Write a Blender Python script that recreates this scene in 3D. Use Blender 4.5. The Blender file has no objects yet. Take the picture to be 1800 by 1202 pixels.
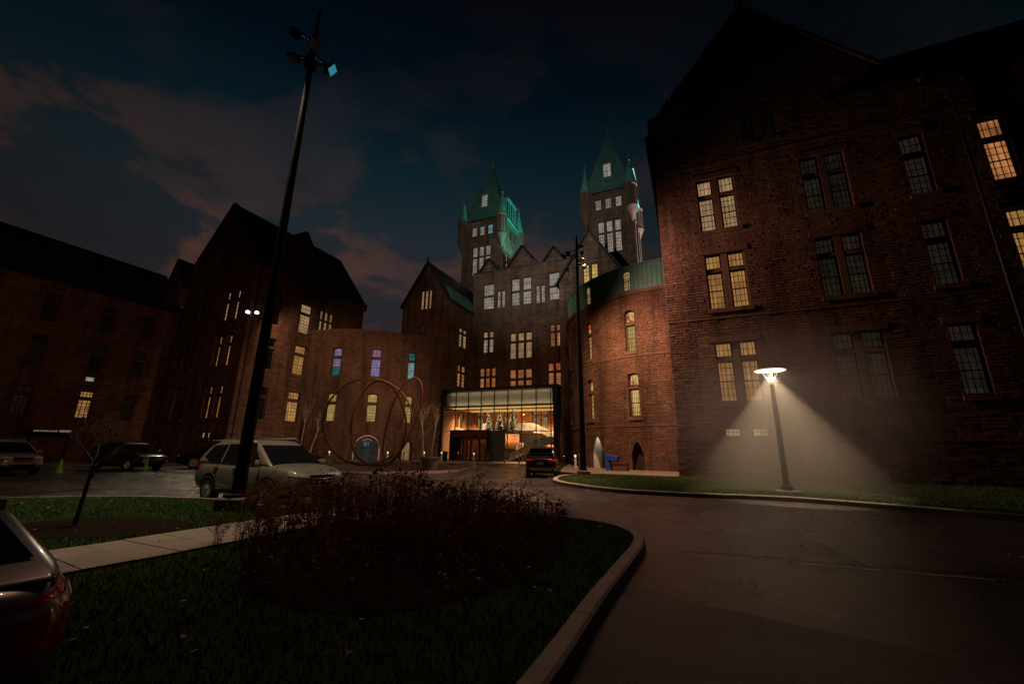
import bpy, bmesh, math, random
from mathutils import Vector, Matrix
from mathutils.bvhtree import BVHTree
R = math.radians
random.seed(7)
SC = bpy.context.scene
COL = SC.collection

# ------------------------------------------------------------------ camera
cam_d = bpy.data.cameras.new('camera'); cam_d.sensor_width = 36; cam_d.lens = 14.4
cam_d.clip_start = .05; cam_d.clip_end = 2000
cam = bpy.data.objects.new('camera', cam_d); COL.objects.link(cam); SC.camera = cam
_p, _r = R(14.55), R(0.72)
_fw = Vector((0, math.cos(_p), math.sin(_p))); _u0 = Vector((0, -math.sin(_p), math.cos(_p))); _r0 = Vector((1, 0, 0))
_rt = math.cos(_r)*_r0 + math.sin(_r)*_u0; _up = math.cos(_r)*_u0 - math.sin(_r)*_r0
cam.matrix_world = Matrix(((_rt.x, _up.x, -_fw.x, 0), (_rt.y, _up.y, -_fw.y, 0), (_rt.z, _up.z, -_fw.z, 1.55), (0, 0, 0, 1)))

# ------------------------------------------------------------------ sky
class NT:
    """small node helper"""
    def __init__(s, tree):
        s.t = tree; s.n = tree.nodes; s.l = tree.links
    def a(s, typ, ins=None, **kw):
        n = s.n.new(typ)
        for k, v in kw.items(): setattr(n, k, v)
        for k, v in (ins or {}).items(): s.set(n, k, v)
        return n
    def set(s, n, k, v):
        i = n.inputs[k]
        if hasattr(v, 'is_output'): s.l.new(v, i)
        elif hasattr(v, 'bl_idname'): s.l.new(v.outputs[0], i)
        else: i.default_value = v
    def ramp(s, fac, stops, interp='LINEAR'):
        n = s.n.new('ShaderNodeValToRGB'); n.color_ramp.interpolation = interp
        e = n.color_ramp.elements
        while len(e) < len(stops): e.new(.5)
        for k, (p, c) in zip(e, stops):
            k.position = p; k.color = (c, c, c, 1) if isinstance(c, (int, float)) else (*c, 1)
        s.set(n, 'Fac', fac); return n
    def math(s, op, x, y=0.0, clamp=False):
        n = s.n.new('ShaderNodeMath'); n.operation = op; n.use_clamp = clamp
        s.set(n, 0, x); s.set(n, 1, y); return n
    def mix(s, fac, x, y, mode='MIX'):
        n = s.n.new('ShaderNodeMix'); n.data_type = 'RGBA'; n.blend_type = mode
        s.set(n, 0, fac)
        for k, v in ((6, x), (7, y)):
            if isinstance(v, tuple) and len(v) == 3: v = (*v, 1)
            s.set(n, k, v)
        return n.outputs[2]

SKY_X, SKY_Y = 7.7, 4.4      # shifts the cloud field
world = bpy.data.worlds.new('World'); SC.world = world; world.use_nodes = True
W = NT(world.node_tree); W.n.clear()
tc = W.a('ShaderNodeTexCoord'); sep = W.a('ShaderNodeSeparateXYZ', {0: tc.outputs['Generated']})
z = W.math('MAXIMUM', sep.outputs[2], 0.0)
base = W.ramp(z, [(0, (.022, .017, .019)), (.30, (.019, .017, .020)), (.46, (.0120, .0185, .0235)), (.58, (.0036, .0125, .0185)), (.70, (.0009, .0042, .0080)), (.82, (.0004, .0011, .0024)), (1, (.0003, .0006, .0012))])
den = W.math('ADD', z, .22)
vx = W.math('DIVIDE', sep.outputs[0], den); vy = W.math('DIVIDE', sep.outputs[1], den)
vv = W.a('ShaderNodeCombineXYZ', {0: W.math('ADD', vx, SKY_X), 1: W.math('ADD', vy, SKY_Y), 2: z})
n1 = W.a('ShaderNodeTexNoise', {'Vector': vv, 'Scale': 2.3, 'Detail': 9, 'Roughness': .60, 'Distortion': .35})
n2 = W.a('ShaderNodeTexNoise', {'Vector': vv, 'Scale': 1.9, 'Detail': 7, 'Roughness': .6})
mask = W.ramp(n1, [(.46, 0.0), (.56, 1.0)], 'EASE')
fade = W.ramp(z, [(0, .95), (.36, .95), (.50, .55), (.60, .20), (.72, .05), (.85, .02)])
m2 = W.math('MULTIPLY', W.math('MULTIPLY', mask, fade), W.math('GREATER_THAN', sep.outputs[2], 0.0))
ccol = W.ramp(n2, [(.36, (.008, .0075, .010)), (.48, (.040, .024, .024)), (.62, (.068, .031, .024))])
sky = W.mix(m2, base.outputs[0], ccol.outputs[0])
# the last light of dusk lies beyond the towers and fades round the sky
hl = W.math('SQRT', W.math('ADD', W.math('MULTIPLY', sep.outputs[0], sep.outputs[0]), W.math('MULTIPLY', sep.outputs[1], sep.outputs[1])))
az = W.math('DIVIDE', W.math('ADD', W.math('MULTIPLY', sep.outputs[0], -.22), W.math('MULTIPLY', sep.outputs[1], .975)), W.math('MAXIMUM', hl, .001))
dusk = W.ramp(az, [(0, .22), (.55, .34), (.80, .72), (1, 1.12)])
sky = W.mix(1.0, sky, dusk.outputs[0], 'MULTIPLY')
bg = W.a('ShaderNodeBackground', {'Color': sky, 'Strength': 1.0})
W.l.new(bg.outputs[0], W.a('ShaderNodeOutputWorld').inputs[0])

SC.view_settings.view_transform = 'Standard'; SC.view_settings.look = 'None'
SC.view_settings.exposure = 0; SC.view_settings.gamma = 1; SC.view_settings.use_curve_mapping = False
cy = SC.cycles
cy.use_denoising = True; cy.max_bounces = 6; cy.diffuse_bounces = 2; cy.glossy_bounces = 3; cy.transmission_bounces = 4
cy.transparent_max_bounces = 12; cy.volume_bounces = 0; cy.sample_clamp_indirect = 2; cy.caustics_reflective = False; cy.caustics_refractive = False

# ------------------------------------------------------------------ frame of the buildings (s along the fronts, t into the court)
TH = R(23.6); CT, ST = math.cos(TH), math.sin(TH)
def wxy(s, t, z=0): return Vector((s*CT + t*ST, -s*ST + t*CT, z))

# ------------------------------------------------------------------ mesh helpers
class MB:
    def __init__(s): s.v = []; s.f = []; s.t = []
    def add(s, vs, fs, t=.5):
        o = len(s.v); s.v.extend(vs); s.f.extend([tuple(i+o for i in f) for f in fs]); s.t.extend([t]*len(fs))
    def quad(s, a, b, c, d, t=.5): s.add([a, b, c, d], [(0, 1, 2, 3)], t)
    def hexa(s, v, t=.5): s.add(v, [(0, 3, 2, 1), (4, 5, 6, 7), (0, 1, 5, 4), (1, 2, 6, 5), (2, 3, 7, 6), (3, 0, 4, 7)], t)
    def box(s, x0, x1, y0, y1, z0, z1, t=.5):
        s.hexa([(x0, y0, z0), (x1, y0, z0), (x1, y1, z0), (x0, y1, z0), (x0, y0, z1), (x1, y0, z1), (x1, y1, z1), (x0, y1, z1)], t)
    def pbox(s, P, u0, u1, v0, v1, o0, o1, t=.5, n=1):
        for k in range(n):
            a = u0+(u1-u0)*k/n; b = u0+(u1-u0)*(k+1)/n
            s.hexa([P(a, v0, o1), P(b, v0, o1), P(b, v0, o0), P(a, v0, o0), P(a, v1, o1), P(b, v1, o1), P(b, v1, o0), P(a, v1, o0)], t)
    def tube(s, pts, r, n=8, cap=True, t=.5, closed=False):
        pts = [Vector(p) for p in pts]; m = len(pts); rs = r if isinstance(r, (list, tuple)) else [r]*m
        vs = []; prev = None
        for i, p in enumerate(pts):
            if closed: d = pts[(i+1) % m]-pts[i-1]
            else: d = pts[min(i+1, m-1)]-pts[max(i-1, 0)]
            d.normalize()
            if prev is None:
                x = Vector((0, 0, 1)) if abs(d.z) < .9 else Vector((1, 0, 0)); x = (x-d*x.dot(d)).normalized()
            else: x = (prev-d*prev.dot(d)).normalized()
            prev = x; y = d.cross(x)
            for k in range(n):
                a = 2*math.pi*k/n; vs.append(tuple(p+(x*math.cos(a)+y*math.sin(a))*rs[i]))
        fs = []
        for i in range(m if closed else m-1):
            j = (i+1) % m
            for k in range(n): fs.append((i*n+k, i*n+(k+1) % n, j*n+(k+1) % n, j*n+k))
        if cap and not closed: fs += [tuple(range(n))[::-1], tuple((m-1)*n+k for k in range(n))]
        s.add(vs, fs, t)
    def lathe(s, prof, n=16, c=(0, 0, 0), t=.5, axis='z', a0=0, sq=False):
        vs = []; fs = []
        for (r, h) in prof:
            for k in range(n):
                a = 2*math.pi*(k+.5*sq)/n + a0; x, y = r*math.cos(a), r*math.sin(a)
                vs.append((c[0]+x, c[1]+y, c[2]+h) if axis == 'z' else (c[0]+x, c[1]+h, c[2]+y))
        m = len(prof)
        for i in range(m-1):
            for k in range(n): fs.append((i*n+k, i*n+(k+1) % n, (i+1)*n+(k+1) % n, (i+1)*n+k))
        fs += [tuple(range(n))[::-1], tuple((m-1)*n+k for k in range(n))]
        s.add(vs, fs, t)
    def prism(s, poly, z0, z1, t=.5):
        n = len(poly); vs = [(x, y, z0) for x, y in poly]+[(x, y, z1) for x, y in poly]
        fs = [tuple(range(n))[::-1], tuple(range(n, 2*n))]+[(i, (i+1) % n, n+(i+1) % n, n+i) for i in range(n)]
        s.add(vs, fs, t)
    def mesh(s, name, smooth=False, recalc=False):
        me = bpy.data.meshes.new(name); me.from_pydata([tuple(v) for v in s.v], [], s.f)
        if s.t:
            at = me.attributes.new('tint', 'FLOAT', 'FACE'); at.data.foreach_set('value', s.t)
        if recalc:
            bm = bmesh.new(); bm.from_mesh(me); bmesh.ops.recalc_face_normals(bm, faces=bm.faces); bm.to_mesh(me); bm.free()
        if smooth: me.polygons.foreach_set('use_smooth', [True]*len(me.polygons))
        me.update(); return me
    def obj(s, name, mat, parent=None, smooth=False, recalc=False, bevel=0, seg=2):
        o = bpy.data.objects.new(name, s.mesh(name, smooth, recalc)); COL.objects.link(o)
        if mat: o.data.materials.append(mat)
        o.parent = parent
        if bevel:
            b = o.modifiers.new('bevel', 'BEVEL'); b.width = bevel; b.segments = seg; b.limit_method = 'ANGLE'; b.angle_limit = R(35)
            if smooth is None: pass
        return o

def root(name, label, cat, loc=(0, 0, 0), rz=0, group=None):
    o = bpy.data.objects.new(name, None); COL.objects.link(o); o.location = loc; o.rotation_euler = (0, 0, rz)
    o['label'] = label; o['category'] = cat
    if group: o['group'] = group
    return o
def tag(o, label=None, cat=None, group=None, kind=None):
    for k, v in (('label', label), ('category', cat), ('group', group), ('kind', kind)):
        if v: o[k] = v
    return o
def dup(o, parent=None):
    c = o.copy(); COL.objects.link(c); c.parent = parent
    for ch in list(o.children): dup(ch, c)
    return c
def light(kind, name, loc, power, color, parent=None, target=None, **kw):
    d = bpy.data.lights.new(name, kind); d.energy = power; d.color = color
    for k, v in kw.items(): setattr(d, k, v)
    o = bpy.data.objects.new(name, d); COL.objects.link(o); o.location = loc; o.parent = parent
    if target is not None:
        dv = Vector(target)-Vector(loc); o.rotation_euler = dv.to_track_quat('-Z', 'Y').to_euler()
    return o

# ------------------------------------------------------------------ materials
MAT = {}
def newmat(name):
    m = bpy.data.materials.new(name); m.use_nodes = True; MAT[name] = m
    n = NT(m.node_tree); n.n.clear(); out = n.a('ShaderNodeOutputMaterial'); return m, n, out
def plain(name, col, rough=.6, metal=0, noise=0, nscale=6, bump=0, bscale=40, coat=0, spec=.5):
    m, n, out = newmat(name); b = n.a('ShaderNodeBsdfPrincipled', {'Roughness': rough, 'Metallic': metal, 'Coat Weight': coat, 'Specular IOR Level': spec})
    tcn = n.a('ShaderNodeTexCoord')
    if noise:
        t = n.a('ShaderNodeTexNoise', {'Vector': tcn.outputs['Object'], 'Scale': nscale, 'Detail': 5, 'Roughness': .6})
        f = n.ramp(t, [(.3, 1-noise), (.7, 1+noise)])
        b.inputs['Base Color'].default_value = (*col, 1)
        n.set(b, 'Base Color', n.mix(1.0, col, f.outputs[0], 'MULTIPLY'))
        n.set(b, 'Roughness', n.math('MULTIPLY', f.outputs[0], rough, True))
    else: b.inputs['Base Color'].default_value = (*col, 1)
    if bump:
        t = n.a('ShaderNodeTexNoise', {'Vector': tcn.outputs['Object'], 'Scale': bscale, 'Detail': 4})
        n.set(b, 'Normal', n.a('ShaderNodeBump', {'Height': t, 'Strength': bump, 'Distance': .03}))
    n.l.new(b.outputs[0], out.inputs[0]); return m
def stone(name, dark, mid, light_, rough=.88):
    m, n, out = newmat(name); b = n.a('ShaderNodeBsdfPrincipled', {'Roughness': rough, 'Specular IOR Level': .25})
    at = n.a('ShaderNodeAttribute', attribute_name='tint'); tcn = n.a('ShaderNodeTexCoord')
    big = n.a('ShaderNodeTexNoise', {'Vector': tcn.outputs['Object'], 'Scale': .35, 'Detail': 6, 'Roughness': .62})
    fine = n.a('ShaderNodeTexNoise', {'Vector': tcn.outputs['Object'], 'Scale': 9, 'Detail': 6, 'Roughness': .7})
    f = n.math('ADD', at.outputs['Fac'], n.math('MULTIPLY', n.math('SUBTRACT', big, .5), .9))
    f = n.math('ADD', f, n.math('MULTIPLY', n.math('SUBTRACT', fine, .5), .8))
    c = n.ramp(f, [(.0, dark), (.45, mid), (.95, light_)])
    mp = n.a('ShaderNodeMapping', {'Vector': tcn.outputs['Object'], 'Scale': (.9, .9, .10)}); stk = n.a('ShaderNodeTexNoise', {'Vector': mp, 'Scale': 1.0, 'Detail': 7, 'Roughness': .65})
    n.set(b, 'Base Color', n.mix(1.0, c.outputs[0], n.ramp(stk, [(.34, .45), (.52, 1.0), (.72, 1.15)]).outputs[0], 'MULTIPLY'))
    n.set(b, 'Normal', n.a('ShaderNodeBump', {'Height': fine, 'Strength': .45, 'Distance': .04}))
    n.l.new(b.outputs[0], out.inputs[0]); return m
def emit(name, col, strength, vary=.0, ns=1.2):
    m, n, out = newmat(name); e = n.a('ShaderNodeEmission', {'Color': (*col, 1), 'Strength': strength})
    if vary:
        oi = n.a('ShaderNodeObjectInfo'); tcn = n.a('ShaderNodeTexCoord')
        t = n.a('ShaderNodeTexNoise', {'Vector': tcn.outputs['Object'], 'Scale': ns, 'Detail': 3})
        k = n.math('ADD', n.math('MULTIPLY', oi.outputs['Random'], vary), 1-vary*.5)
        k2 = n.ramp(t, [(.3, 1-vary), (.7, 1+vary*.7)])
        mp = n.a('ShaderNodeMapping', {'Vector': tcn.outputs['Object'], 'Scale': (7, 7, .35)}); fold = n.a('ShaderNodeTexNoise', {'Vector': mp, 'Scale': 1.3, 'Detail': 2})
        k2 = n.mix(1.0, k2.outputs[0], n.ramp(fold, [(.35, .72), (.65, 1.18)]).outputs[0], 'MULTIPLY').node
        n.set(e, 'Strength', n.math('MULTIPLY', n.math('MULTIPLY', k, k2.outputs[2] if k2.bl_idname == 'ShaderNodeMix' else k2.outputs[0]), strength))
    g = n.a('ShaderNodeBsdfGlossy', {'Color': (.05, .05, .05, 1), 'Roughness': .08})
    ad = n.a('ShaderNodeAddShader'); n.l.new(e.outputs[0], ad.inputs[0]); n.l.new(g.outputs[0], ad.inputs[1])
    n.l.new(ad.outputs[0], out.inputs[0]); m.cycles.emission_sampling = 'NONE'; return m

stone('sandstone', (.050, .024, .017), (.128, .066, .046), (.225, .128, .088))
stone('trim_stone', (.05, .026, .018), (.115, .060, .042), (.19, .11, .075))
stone('mortar', (.030, .014, .010), (.085, .038, .024), (.14, .065, .042))
plain('slate', (.018, .016, .018), .55, noise=.35, nscale=3, bump=.4, bscale=12)
plain('copper', (.070, .190, .150), .55, noise=.25, nscale=1.5)
plain('copper_dark', (.07, .155, .13), .55, noise=.25, nscale=1.2)
plain('copper_bright', (.10, .24, .20), .5, noise=.25, nscale=1.2)
plain('wood_dark', (.018, .012, .010), .5, noise=.2)
plain('curtain', (.05, .025, .015), .9)
plain('tar', (.006, .006, .006), .35)
plain('lead', (.012, .010, .009), .5)
plain('black_metal', (.009, .009, .010), .5, 0, noise=.15, spec=.3)
plain('steel', (.30, .29, .27), .35, .9, noise=.1)
plain('white_metal', (.62, .60, .55), .5, noise=.08)
plain('concrete', (.27, .235, .20), .85, noise=.42, nscale=1.7, bump=.35, bscale=60)
plain('concrete_dark', (.17, .145, .12), .85, noise=.3, nscale=2.2, bump=.35, bscale=50)
plain('paving', (.125, .094, .072), .55, noise=.3, nscale=.8, bump=.3, bscale=30)
plain('corten', (.20, .07, .035), .55, .3, noise=.35, nscale=5, bump=.2)
plain('door_dark', (.030, .026, .026), .4, noise=.2)
plain('plaster', (.60, .55, .46), .7, noise=.1)
plain('bark', (.045, .028, .020), .9, noise=.4, nscale=10, bump=.6)
plain('birch_bark', (.42, .36, .30), .8, noise=.4, nscale=7)
plain('dry_stem', (.11, .040, .026), .85, noise=.3)
m, n, out = newmat('dry_leaf'); oi = n.a('ShaderNodeObjectInfo')
lc = n.ramp(oi.outputs['Random'], [(0, (.09, .028, .018)), (.5, (.17, .060, .030)), (1, (.20, .095, .040))]).outputs[0]
df = n.a('ShaderNodeBsdfDiffuse', {'Color': lc}); tl_ = n.a('ShaderNodeBsdfTranslucent', {'Color': lc}); mx = n.a('ShaderNodeMixShader', {0: .5}); n.l.new(df.outputs[0], mx.inputs[1]); n.l.new(tl_.outputs[0], mx.inputs[2]); n.l.new(mx.outputs[0], out.inputs[0])
plain('seed_head', (.095, .030, .020), .95, noise=.4, nscale=40, bump=.8, bscale=120)
plain('grass_blade', (.030, .074, .015), .7, noise=.4, nscale=4)
plain('fallen_leaf', (.26, .13, .06), .7, noise=.5, nscale=3)
plain('mulch', (.016, .009, .007), .98, noise=.5, nscale=25, bump=1, bscale=60, spec=.05)
plain('cone_green', (.22, .62, .08), .5, noise=.1)
plain('blue_plastic', (.02, .09, .42), .45, noise=.1)
plain('brown_wood', (.16, .06, .03), .7, noise=.3)
plain('tyre', (.012, .012, .012), .8, bump=.3)
plain('rim', (.60, .58, .54), .35, .35)
plain('dark_trim', (.012, .012, .013), .45)
plain('plate', (.55, .42, .36), .5)
plain('car_glass', (.008, .009, .010), .04, spec=.6)
plain('chrome', (.7, .7, .7), .12, 1)
plain('paint_silver', (.33, .305, .27), .30, .35, coat=.8)
plain('paint_black', (.018, .018, .019), .2, .2, coat=1)
plain('paint_grey', (.055, .055, .060), .28, .5, coat=.9)
plain('paint_pearl', (.20, .175, .17), .3, .2, coat=1)
plain('paint_champagne', (.26, .23, .20), .3, .4, coat=.8)
plain('lamp_red', (.55, .010, .012), .08, coat=1)
plain('lamp_clear', (.45, .43, .40), .08, coat=1)
plain('fir', (.008, .018, .007), .8, noise=.4, nscale=12)
plain('carpet_red', (.16, .022, .018), .8)
# window light
emit('lit_amber', (.82, .40, .12), .42, .35)
emit('lit_pale', (.82, .50, .24), .42, .30)
emit('lit_orange', (.80, .30, .10), .42, .45)
emit('lit_yellow', (.92, .60, .18), .60, .30)
emit('lit_olive', (.86, .56, .17), .42, .30)
emit('lit_white', (.64, .54, .45), .42, .40)
emit('lit_dim', (.44, .34, .22), .030, .40)
emit('lit_violet', (.48, .34, .66), .42, .30)
emit('lit_pink', (.66, .26, .48), .40, .25)
emit('lit_teal', (.05, .42, .34), .36, .35)
emit('lit_cyan', (.32, .58, .62), .45, .35)
emit('lit_red', (.85, .16, .06), .45, .35)
emit('lit_door', (.36, .36, .36), .055, .3)
emit('lit_none', (.10, .07, .05), .020, .5)
emit('lamp_glow', (1, .93, .74), 2.6)
emit('flood_glow', (.95, .95, .88), 3.5)
emit('teal_glow', (.03, .45, .62), .42)
emit('bollard_glow', (1, .80, .55), 1.6)
emit('bulb', (1, .82, .52), 2.2)
emit('neon_red', (1, .10, .10), .8)
emit('neon_white', (.75, .80, 1), .45)
emit('cove_glow', (1, .62, .20), .9)
emit('sign_glow', (.7, .62, .48), .16, .3)

m = emit('lit_stained', (1, 1, 1), .62); n = NT(m.node_tree)
vo = n.a('ShaderNodeTexVoronoi', {'Vector': n.a('ShaderNodeTexCoord').outputs['Object'], 'Scale': 4.5}); sv = n.a('ShaderNodeSeparateColor', {0: vo.outputs['Color']})
for nd in n.n:
    if nd.type == 'EMISSION': n.l.new(n.ramp(sv.outputs[0], [(0, (.75, .10, .02)), (.35, (.95, .36, .06)), (.55, (.95, .72, .28)), (.8, (.80, .66, .34))], 'CONSTANT').outputs[0], nd.inputs[0])
m, n, out = newmat('clear_glass')
tr = n.a('ShaderNodeBsdfTransparent', {'Color': (.86, .88, .86, 1)}); gl = n.a('ShaderNodeBsdfGlossy', {'Color': (.8, .8, .8, 1), 'Roughness': .03})
fr = n.a('ShaderNodeFresnel', {'IOR': 1.45}); mx = n.a('ShaderNodeMixShader', {0: n.math('MULTIPLY', fr, .8)})
n.l.new(tr.outputs[0], mx.inputs[1]); n.l.new(gl.outputs[0], mx.inputs[2]); n.l.new(mx.outputs[0], out.inputs[0])

m, n, out = newmat('door_glass')
tr = n.a('ShaderNodeBsdfTransparent', {'Color': (.22, .20, .19, 1)}); gl = n.a('ShaderNodeBsdfGlossy', {'Color': (.6, .6, .6, 1), 'Roughness': .03}); mx = n.a('ShaderNodeMixShader', {0: .10})
n.l.new(tr.outputs[0], mx.inputs[1]); n.l.new(gl.outputs[0], mx.inputs[2]); n.l.new(mx.outputs[0], out.inputs[0])
def asphalt(name, lo, hi, r0, r1):
    m, n, out = newmat(name); b = n.a('ShaderNodeBsdfPrincipled'); tcn = n.a('ShaderNodeTexCoord'); v = tcn.outputs['Object']
    big = n.a('ShaderNodeTexNoise', {'Vector': v, 'Scale': .22, 'Detail': 7, 'Roughness': .6, 'Distortion': .4})
    agg = n.a('ShaderNodeTexVoronoi', {'Vector': v, 'Scale': 70}); fine = n.a('ShaderNodeTexNoise', {'Vector': v, 'Scale': 130, 'Detail': 3})
    c = n.mix(n.ramp(agg.outputs['Color'], [(.3, 0.0), (.95, 1.0)]).outputs[0], lo, hi)
    c = n.mix(1.0, c, n.ramp(big, [(.3, .65), (.7, 1.35)]).outputs[0], 'MULTIPLY')
    n.set(b, 'Base Color', c); n.set(b, 'Roughness', n.ramp(big, [(.35, r0), (.65, r1)]).outputs[0])
    h = n.math('ADD', n.math('MULTIPLY', agg.outputs['Distance'], .6), fine)
    n.set(b, 'Normal', n.a('ShaderNodeBump', {'Height': h, 'Strength': .55, 'Distance': .014}))
    n.l.new(b.outputs[0], out.inputs[0])
asphalt('asphalt', (.026, .021, .020), (.058, .047, .042), .17, .38)
asphalt('asphalt_dark', (.020, .017, .016), (.058, .049, .045), .36, .60)
m, n, out = newmat('lawn_soil'); b = n.a('ShaderNodeBsdfPrincipled', {'Roughness': .98, 'Specular IOR Level': .05}); tcn = n.a('ShaderNodeTexCoord')
t1 = n.a('ShaderNodeTexNoise', {'Vector': tcn.outputs['Object'], 'Scale': 1.1, 'Detail': 6}); t2 = n.a('ShaderNodeTexNoise', {'Vector': tcn.outputs['Object'], 'Scale': 40, 'Detail': 4})
c = n.mix(n.ramp(t1, [(.35, 0.), (.65, 1.)]).outputs[0], (.024, .054, .011), (.042, .060, .016)); c = n.mix(1., c, n.ramp(t2, [(.3, .5), (.7, 1.4)]).outputs[0], 'MULTIPLY')
n.set(b, 'Base Color', c); n.set(b, 'Normal', n.a('ShaderNodeBump', {'Height': t2, 'Strength': .9, 'Distance': .05})); n.l.new(b.outputs[0], out.inputs[0])
M = MAT

# ------------------------------------------------------------------ ground, roads, lawns, kerbs
g = MB(); g.quad((-170, -60, 0), (90, -60, 0), (90, 150, 0), (-170, 150, 0))
tag(g.obj('road', M['asphalt']), kind='structure')

def smooth_poly(pts, n=4, closed=True):
    out = []; m = len(pts)
    for i in range(m if closed else m-1):
        p0, p1, p2, p3 = (Vector(pts[(i+k) % m] if closed else pts[max(0, min(m-1, i+k))]) for k in (-1, 0, 1, 2))
        for j in range(n):
            t = j/n
            out.append(tuple(.5*((2*p1)+(p2-p0)*t+(2*p0-5*p1+4*p2-p3)*t*t+(3*p1-p0-3*p2+p3)*t**3)))
    if not closed: out.append(tuple(pts[-1]))
    return out
def inset(poly, d):
    n = len(poly); out = []
    area = sum(poly[i][0]*poly[(i+1) % n][1]-poly[(i+1) % n][0]*poly[i][1] for i in range(n))
    sg = 1 if area > 0 else -1
    for i in range(n):
        a, b, c = Vector(poly[i-1]), Vector(poly[i]), Vector(poly[(i+1) % n])
        t = (c-a).normalized(); out.append((b.x-t.y*d*sg, b.y+t.x*d*sg))
    return out
def inside(p, poly):
    x, y = p; r = False; n = len(poly)
    for i in range(n):
        (x1, y1), (x2, y2) = poly[i], poly[(i+1) % n]
        if (y1 > y) != (y2 > y) and x < (x2-x1)*(y-y1)/(y2-y1)+x1: r = not r
    return r
def sheet(name, poly, z, mat, kind='structure', thick=None):
    b = bmesh.new(); vs = [b.verts.new((x, y, z)) for x, y in poly]; f = b.faces.new(vs)
    if thick:
        r = bmesh.ops.extrude_face_region(b, geom=[f]); 
        for v in r['geom']:
            if isinstance(v, bmesh.types.BMVert): v.co.z -= thick
    bmesh.ops.recalc_face_normals(b, faces=b.faces)
    bmesh.ops.triangulate(b, faces=b.faces)
    me = bpy.data.meshes.new(name); b.to_mesh(me); b.free(); o = bpy.data.objects.new(name, me); COL.objects.link(o); me.materials.append(mat)
    return tag(o, kind=kind)
def kerb(name, line, closed, width=.26, h=.14, step=1.7):
    """kerb of separate stones along a line; returns the root"""
    r = bpy.data.objects.new(name, None); COL.objects.link(r); r['kind'] = 'structure'
    inn = line_off(line, width, closed); n = len(line); m = n if closed else n-1
    acc = []; L = 0
    def flush(acc):
        mb = MB(); k = len(acc); vs = []
        for (o, i_) in acc:
            ox, oy = o; ix, iy = i_; dx, dy = (ix-ox)/width, (iy-oy)/width
            vs += [(ox, oy, -.05), (ox+dx*.02, oy+dy*.02, h-.02), (ox+dx*.05, oy+dy*.05, h), (ix, iy, h), (ix, iy, -.05)]
        fs = []
        for q in range(k-1):
            for e in range(4): fs.append((q*5+e, q*5+e+1, q*5+5+e+1, q*5+5+e))
        fs += [(0, 1, 2, 3, 4), tuple((k-1)*5+e for e in (4, 3, 2, 1, 0))]
        mb.add(vs, fs); mb.obj('kerb_stone', M['concrete'], r, recalc=True)
    def lerp(a, b, t): return (a[0]+(b[0]-a[0])*t, a[1]+(b[1]-a[1])*t)
    acc = [(line[0], inn[0])]; L = 0
    for i in range(m):
        a, b = line[i], line[(i+1) % n]; ia, ib = inn[i], inn[(i+1) % n]; d = math.dist(a, b); pos = 0
        if d < 1e-6: continue
        while L+(d-pos) >= step:
            pos += step-L; t = min(1, pos/d); t2 = max(0, t-.012/d)
            acc.append((lerp(a, b, t2), lerp(ia, ib, t2))); flush(acc); acc = [(lerp(a, b, t), lerp(ia, ib, t))]; L = 0
        L += d-pos; acc.append((b, ib))
    if L > .1: flush(acc)
    return r
def line_off(line, d, closed):
    if closed: return inset(line, d)
    n = len(line); out = []
    for i in range(n):
        a, b = Vector(line[max(0, i-1)]), Vector(line[min(n-1, i+1)]); t = (b-a).normalized(); out.append((line[i][0]-t.y*d, line[i][1]+t.x*d))
    return out

ISL = smooth_poly([(-.9, 1.2), (-.15, 2.2), (.40, 3.29), (.99, 4.61), (1.66, 6.0), (2.10, 6.95), (2.34, 7.8), (2.18, 8.75), (1.52, 9.5), (.75, 9.88), (-1.5, 10.1), (-4.0, 10.35),
                   (-5.8, 10.75), (-7.6, 11.80), (-9.4, 12.2), (-11.05, 12.25), (-13.6, 11.6), (-15.2, 10.9), (-15.4, 10.2), (-11.0, 7.5), (-6.9, 5.15), (-3.25, 2.98), (-1.8, 1.95)], 4)
kerb('island_kerb', ISL, True, .19)
ISL_IN = inset(ISL, .185)
sheet('island_lawn', ISL_IN, .115, M['lawn_soil'])
BED = smooth_poly([(-3.5, 6.2), (-2.9, 4.9), (-1.8, 4.15), (-.7, 4.3), (.3, 5.3), (.7, 6.3), (.95, 7.6), (.75, 8.7), (.0, 9.3), (-1.4, 9.6), (-3.0, 9.5), (-3.6, 8.4)], 3)
sheet('planting_bed', BED, .121, M['mulch'])
TBED = smooth_poly([(-8.9, 7.9), (-7.6, 6.9), (-6.0, 7.1), (-5.75, 8.0), (-6.6, 8.7), (-8.2, 8.9)], 3)
sheet('mulch_bed', TBED, .121, M['mulch'])
# path of cast slabs
pr = bpy.data.objects.new('garden_path', None); COL.objects.link(pr); pr['kind'] = 'structure'
cl = smooth_poly([(-5.95, 4.95), (-5.35, 6.0), (-4.75, 7.3), (-4.2, 8.45), (-3.5, 9.5), (-2.9, 10.15)], 3, False)
L0 = line_off(cl, .76, False); L1 = line_off(cl, -.76, False)
for i in range(len(cl)-1):
    mb = MB(); k = .006
    a, b, c, d = [Vector((*p, 0)) for p in (L0[i], L1[i], L1[i+1], L0[i+1])]; e = (d-a).normalized()*k
    mb.hexa([(v.x, v.y, zz) for zz in (.02, .150+random.uniform(-.004, .004)) for v in (a+e, b+e, c-e, d-e)]); mb.obj('path_slab', M['concrete'], pr, recalc=True)

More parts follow.
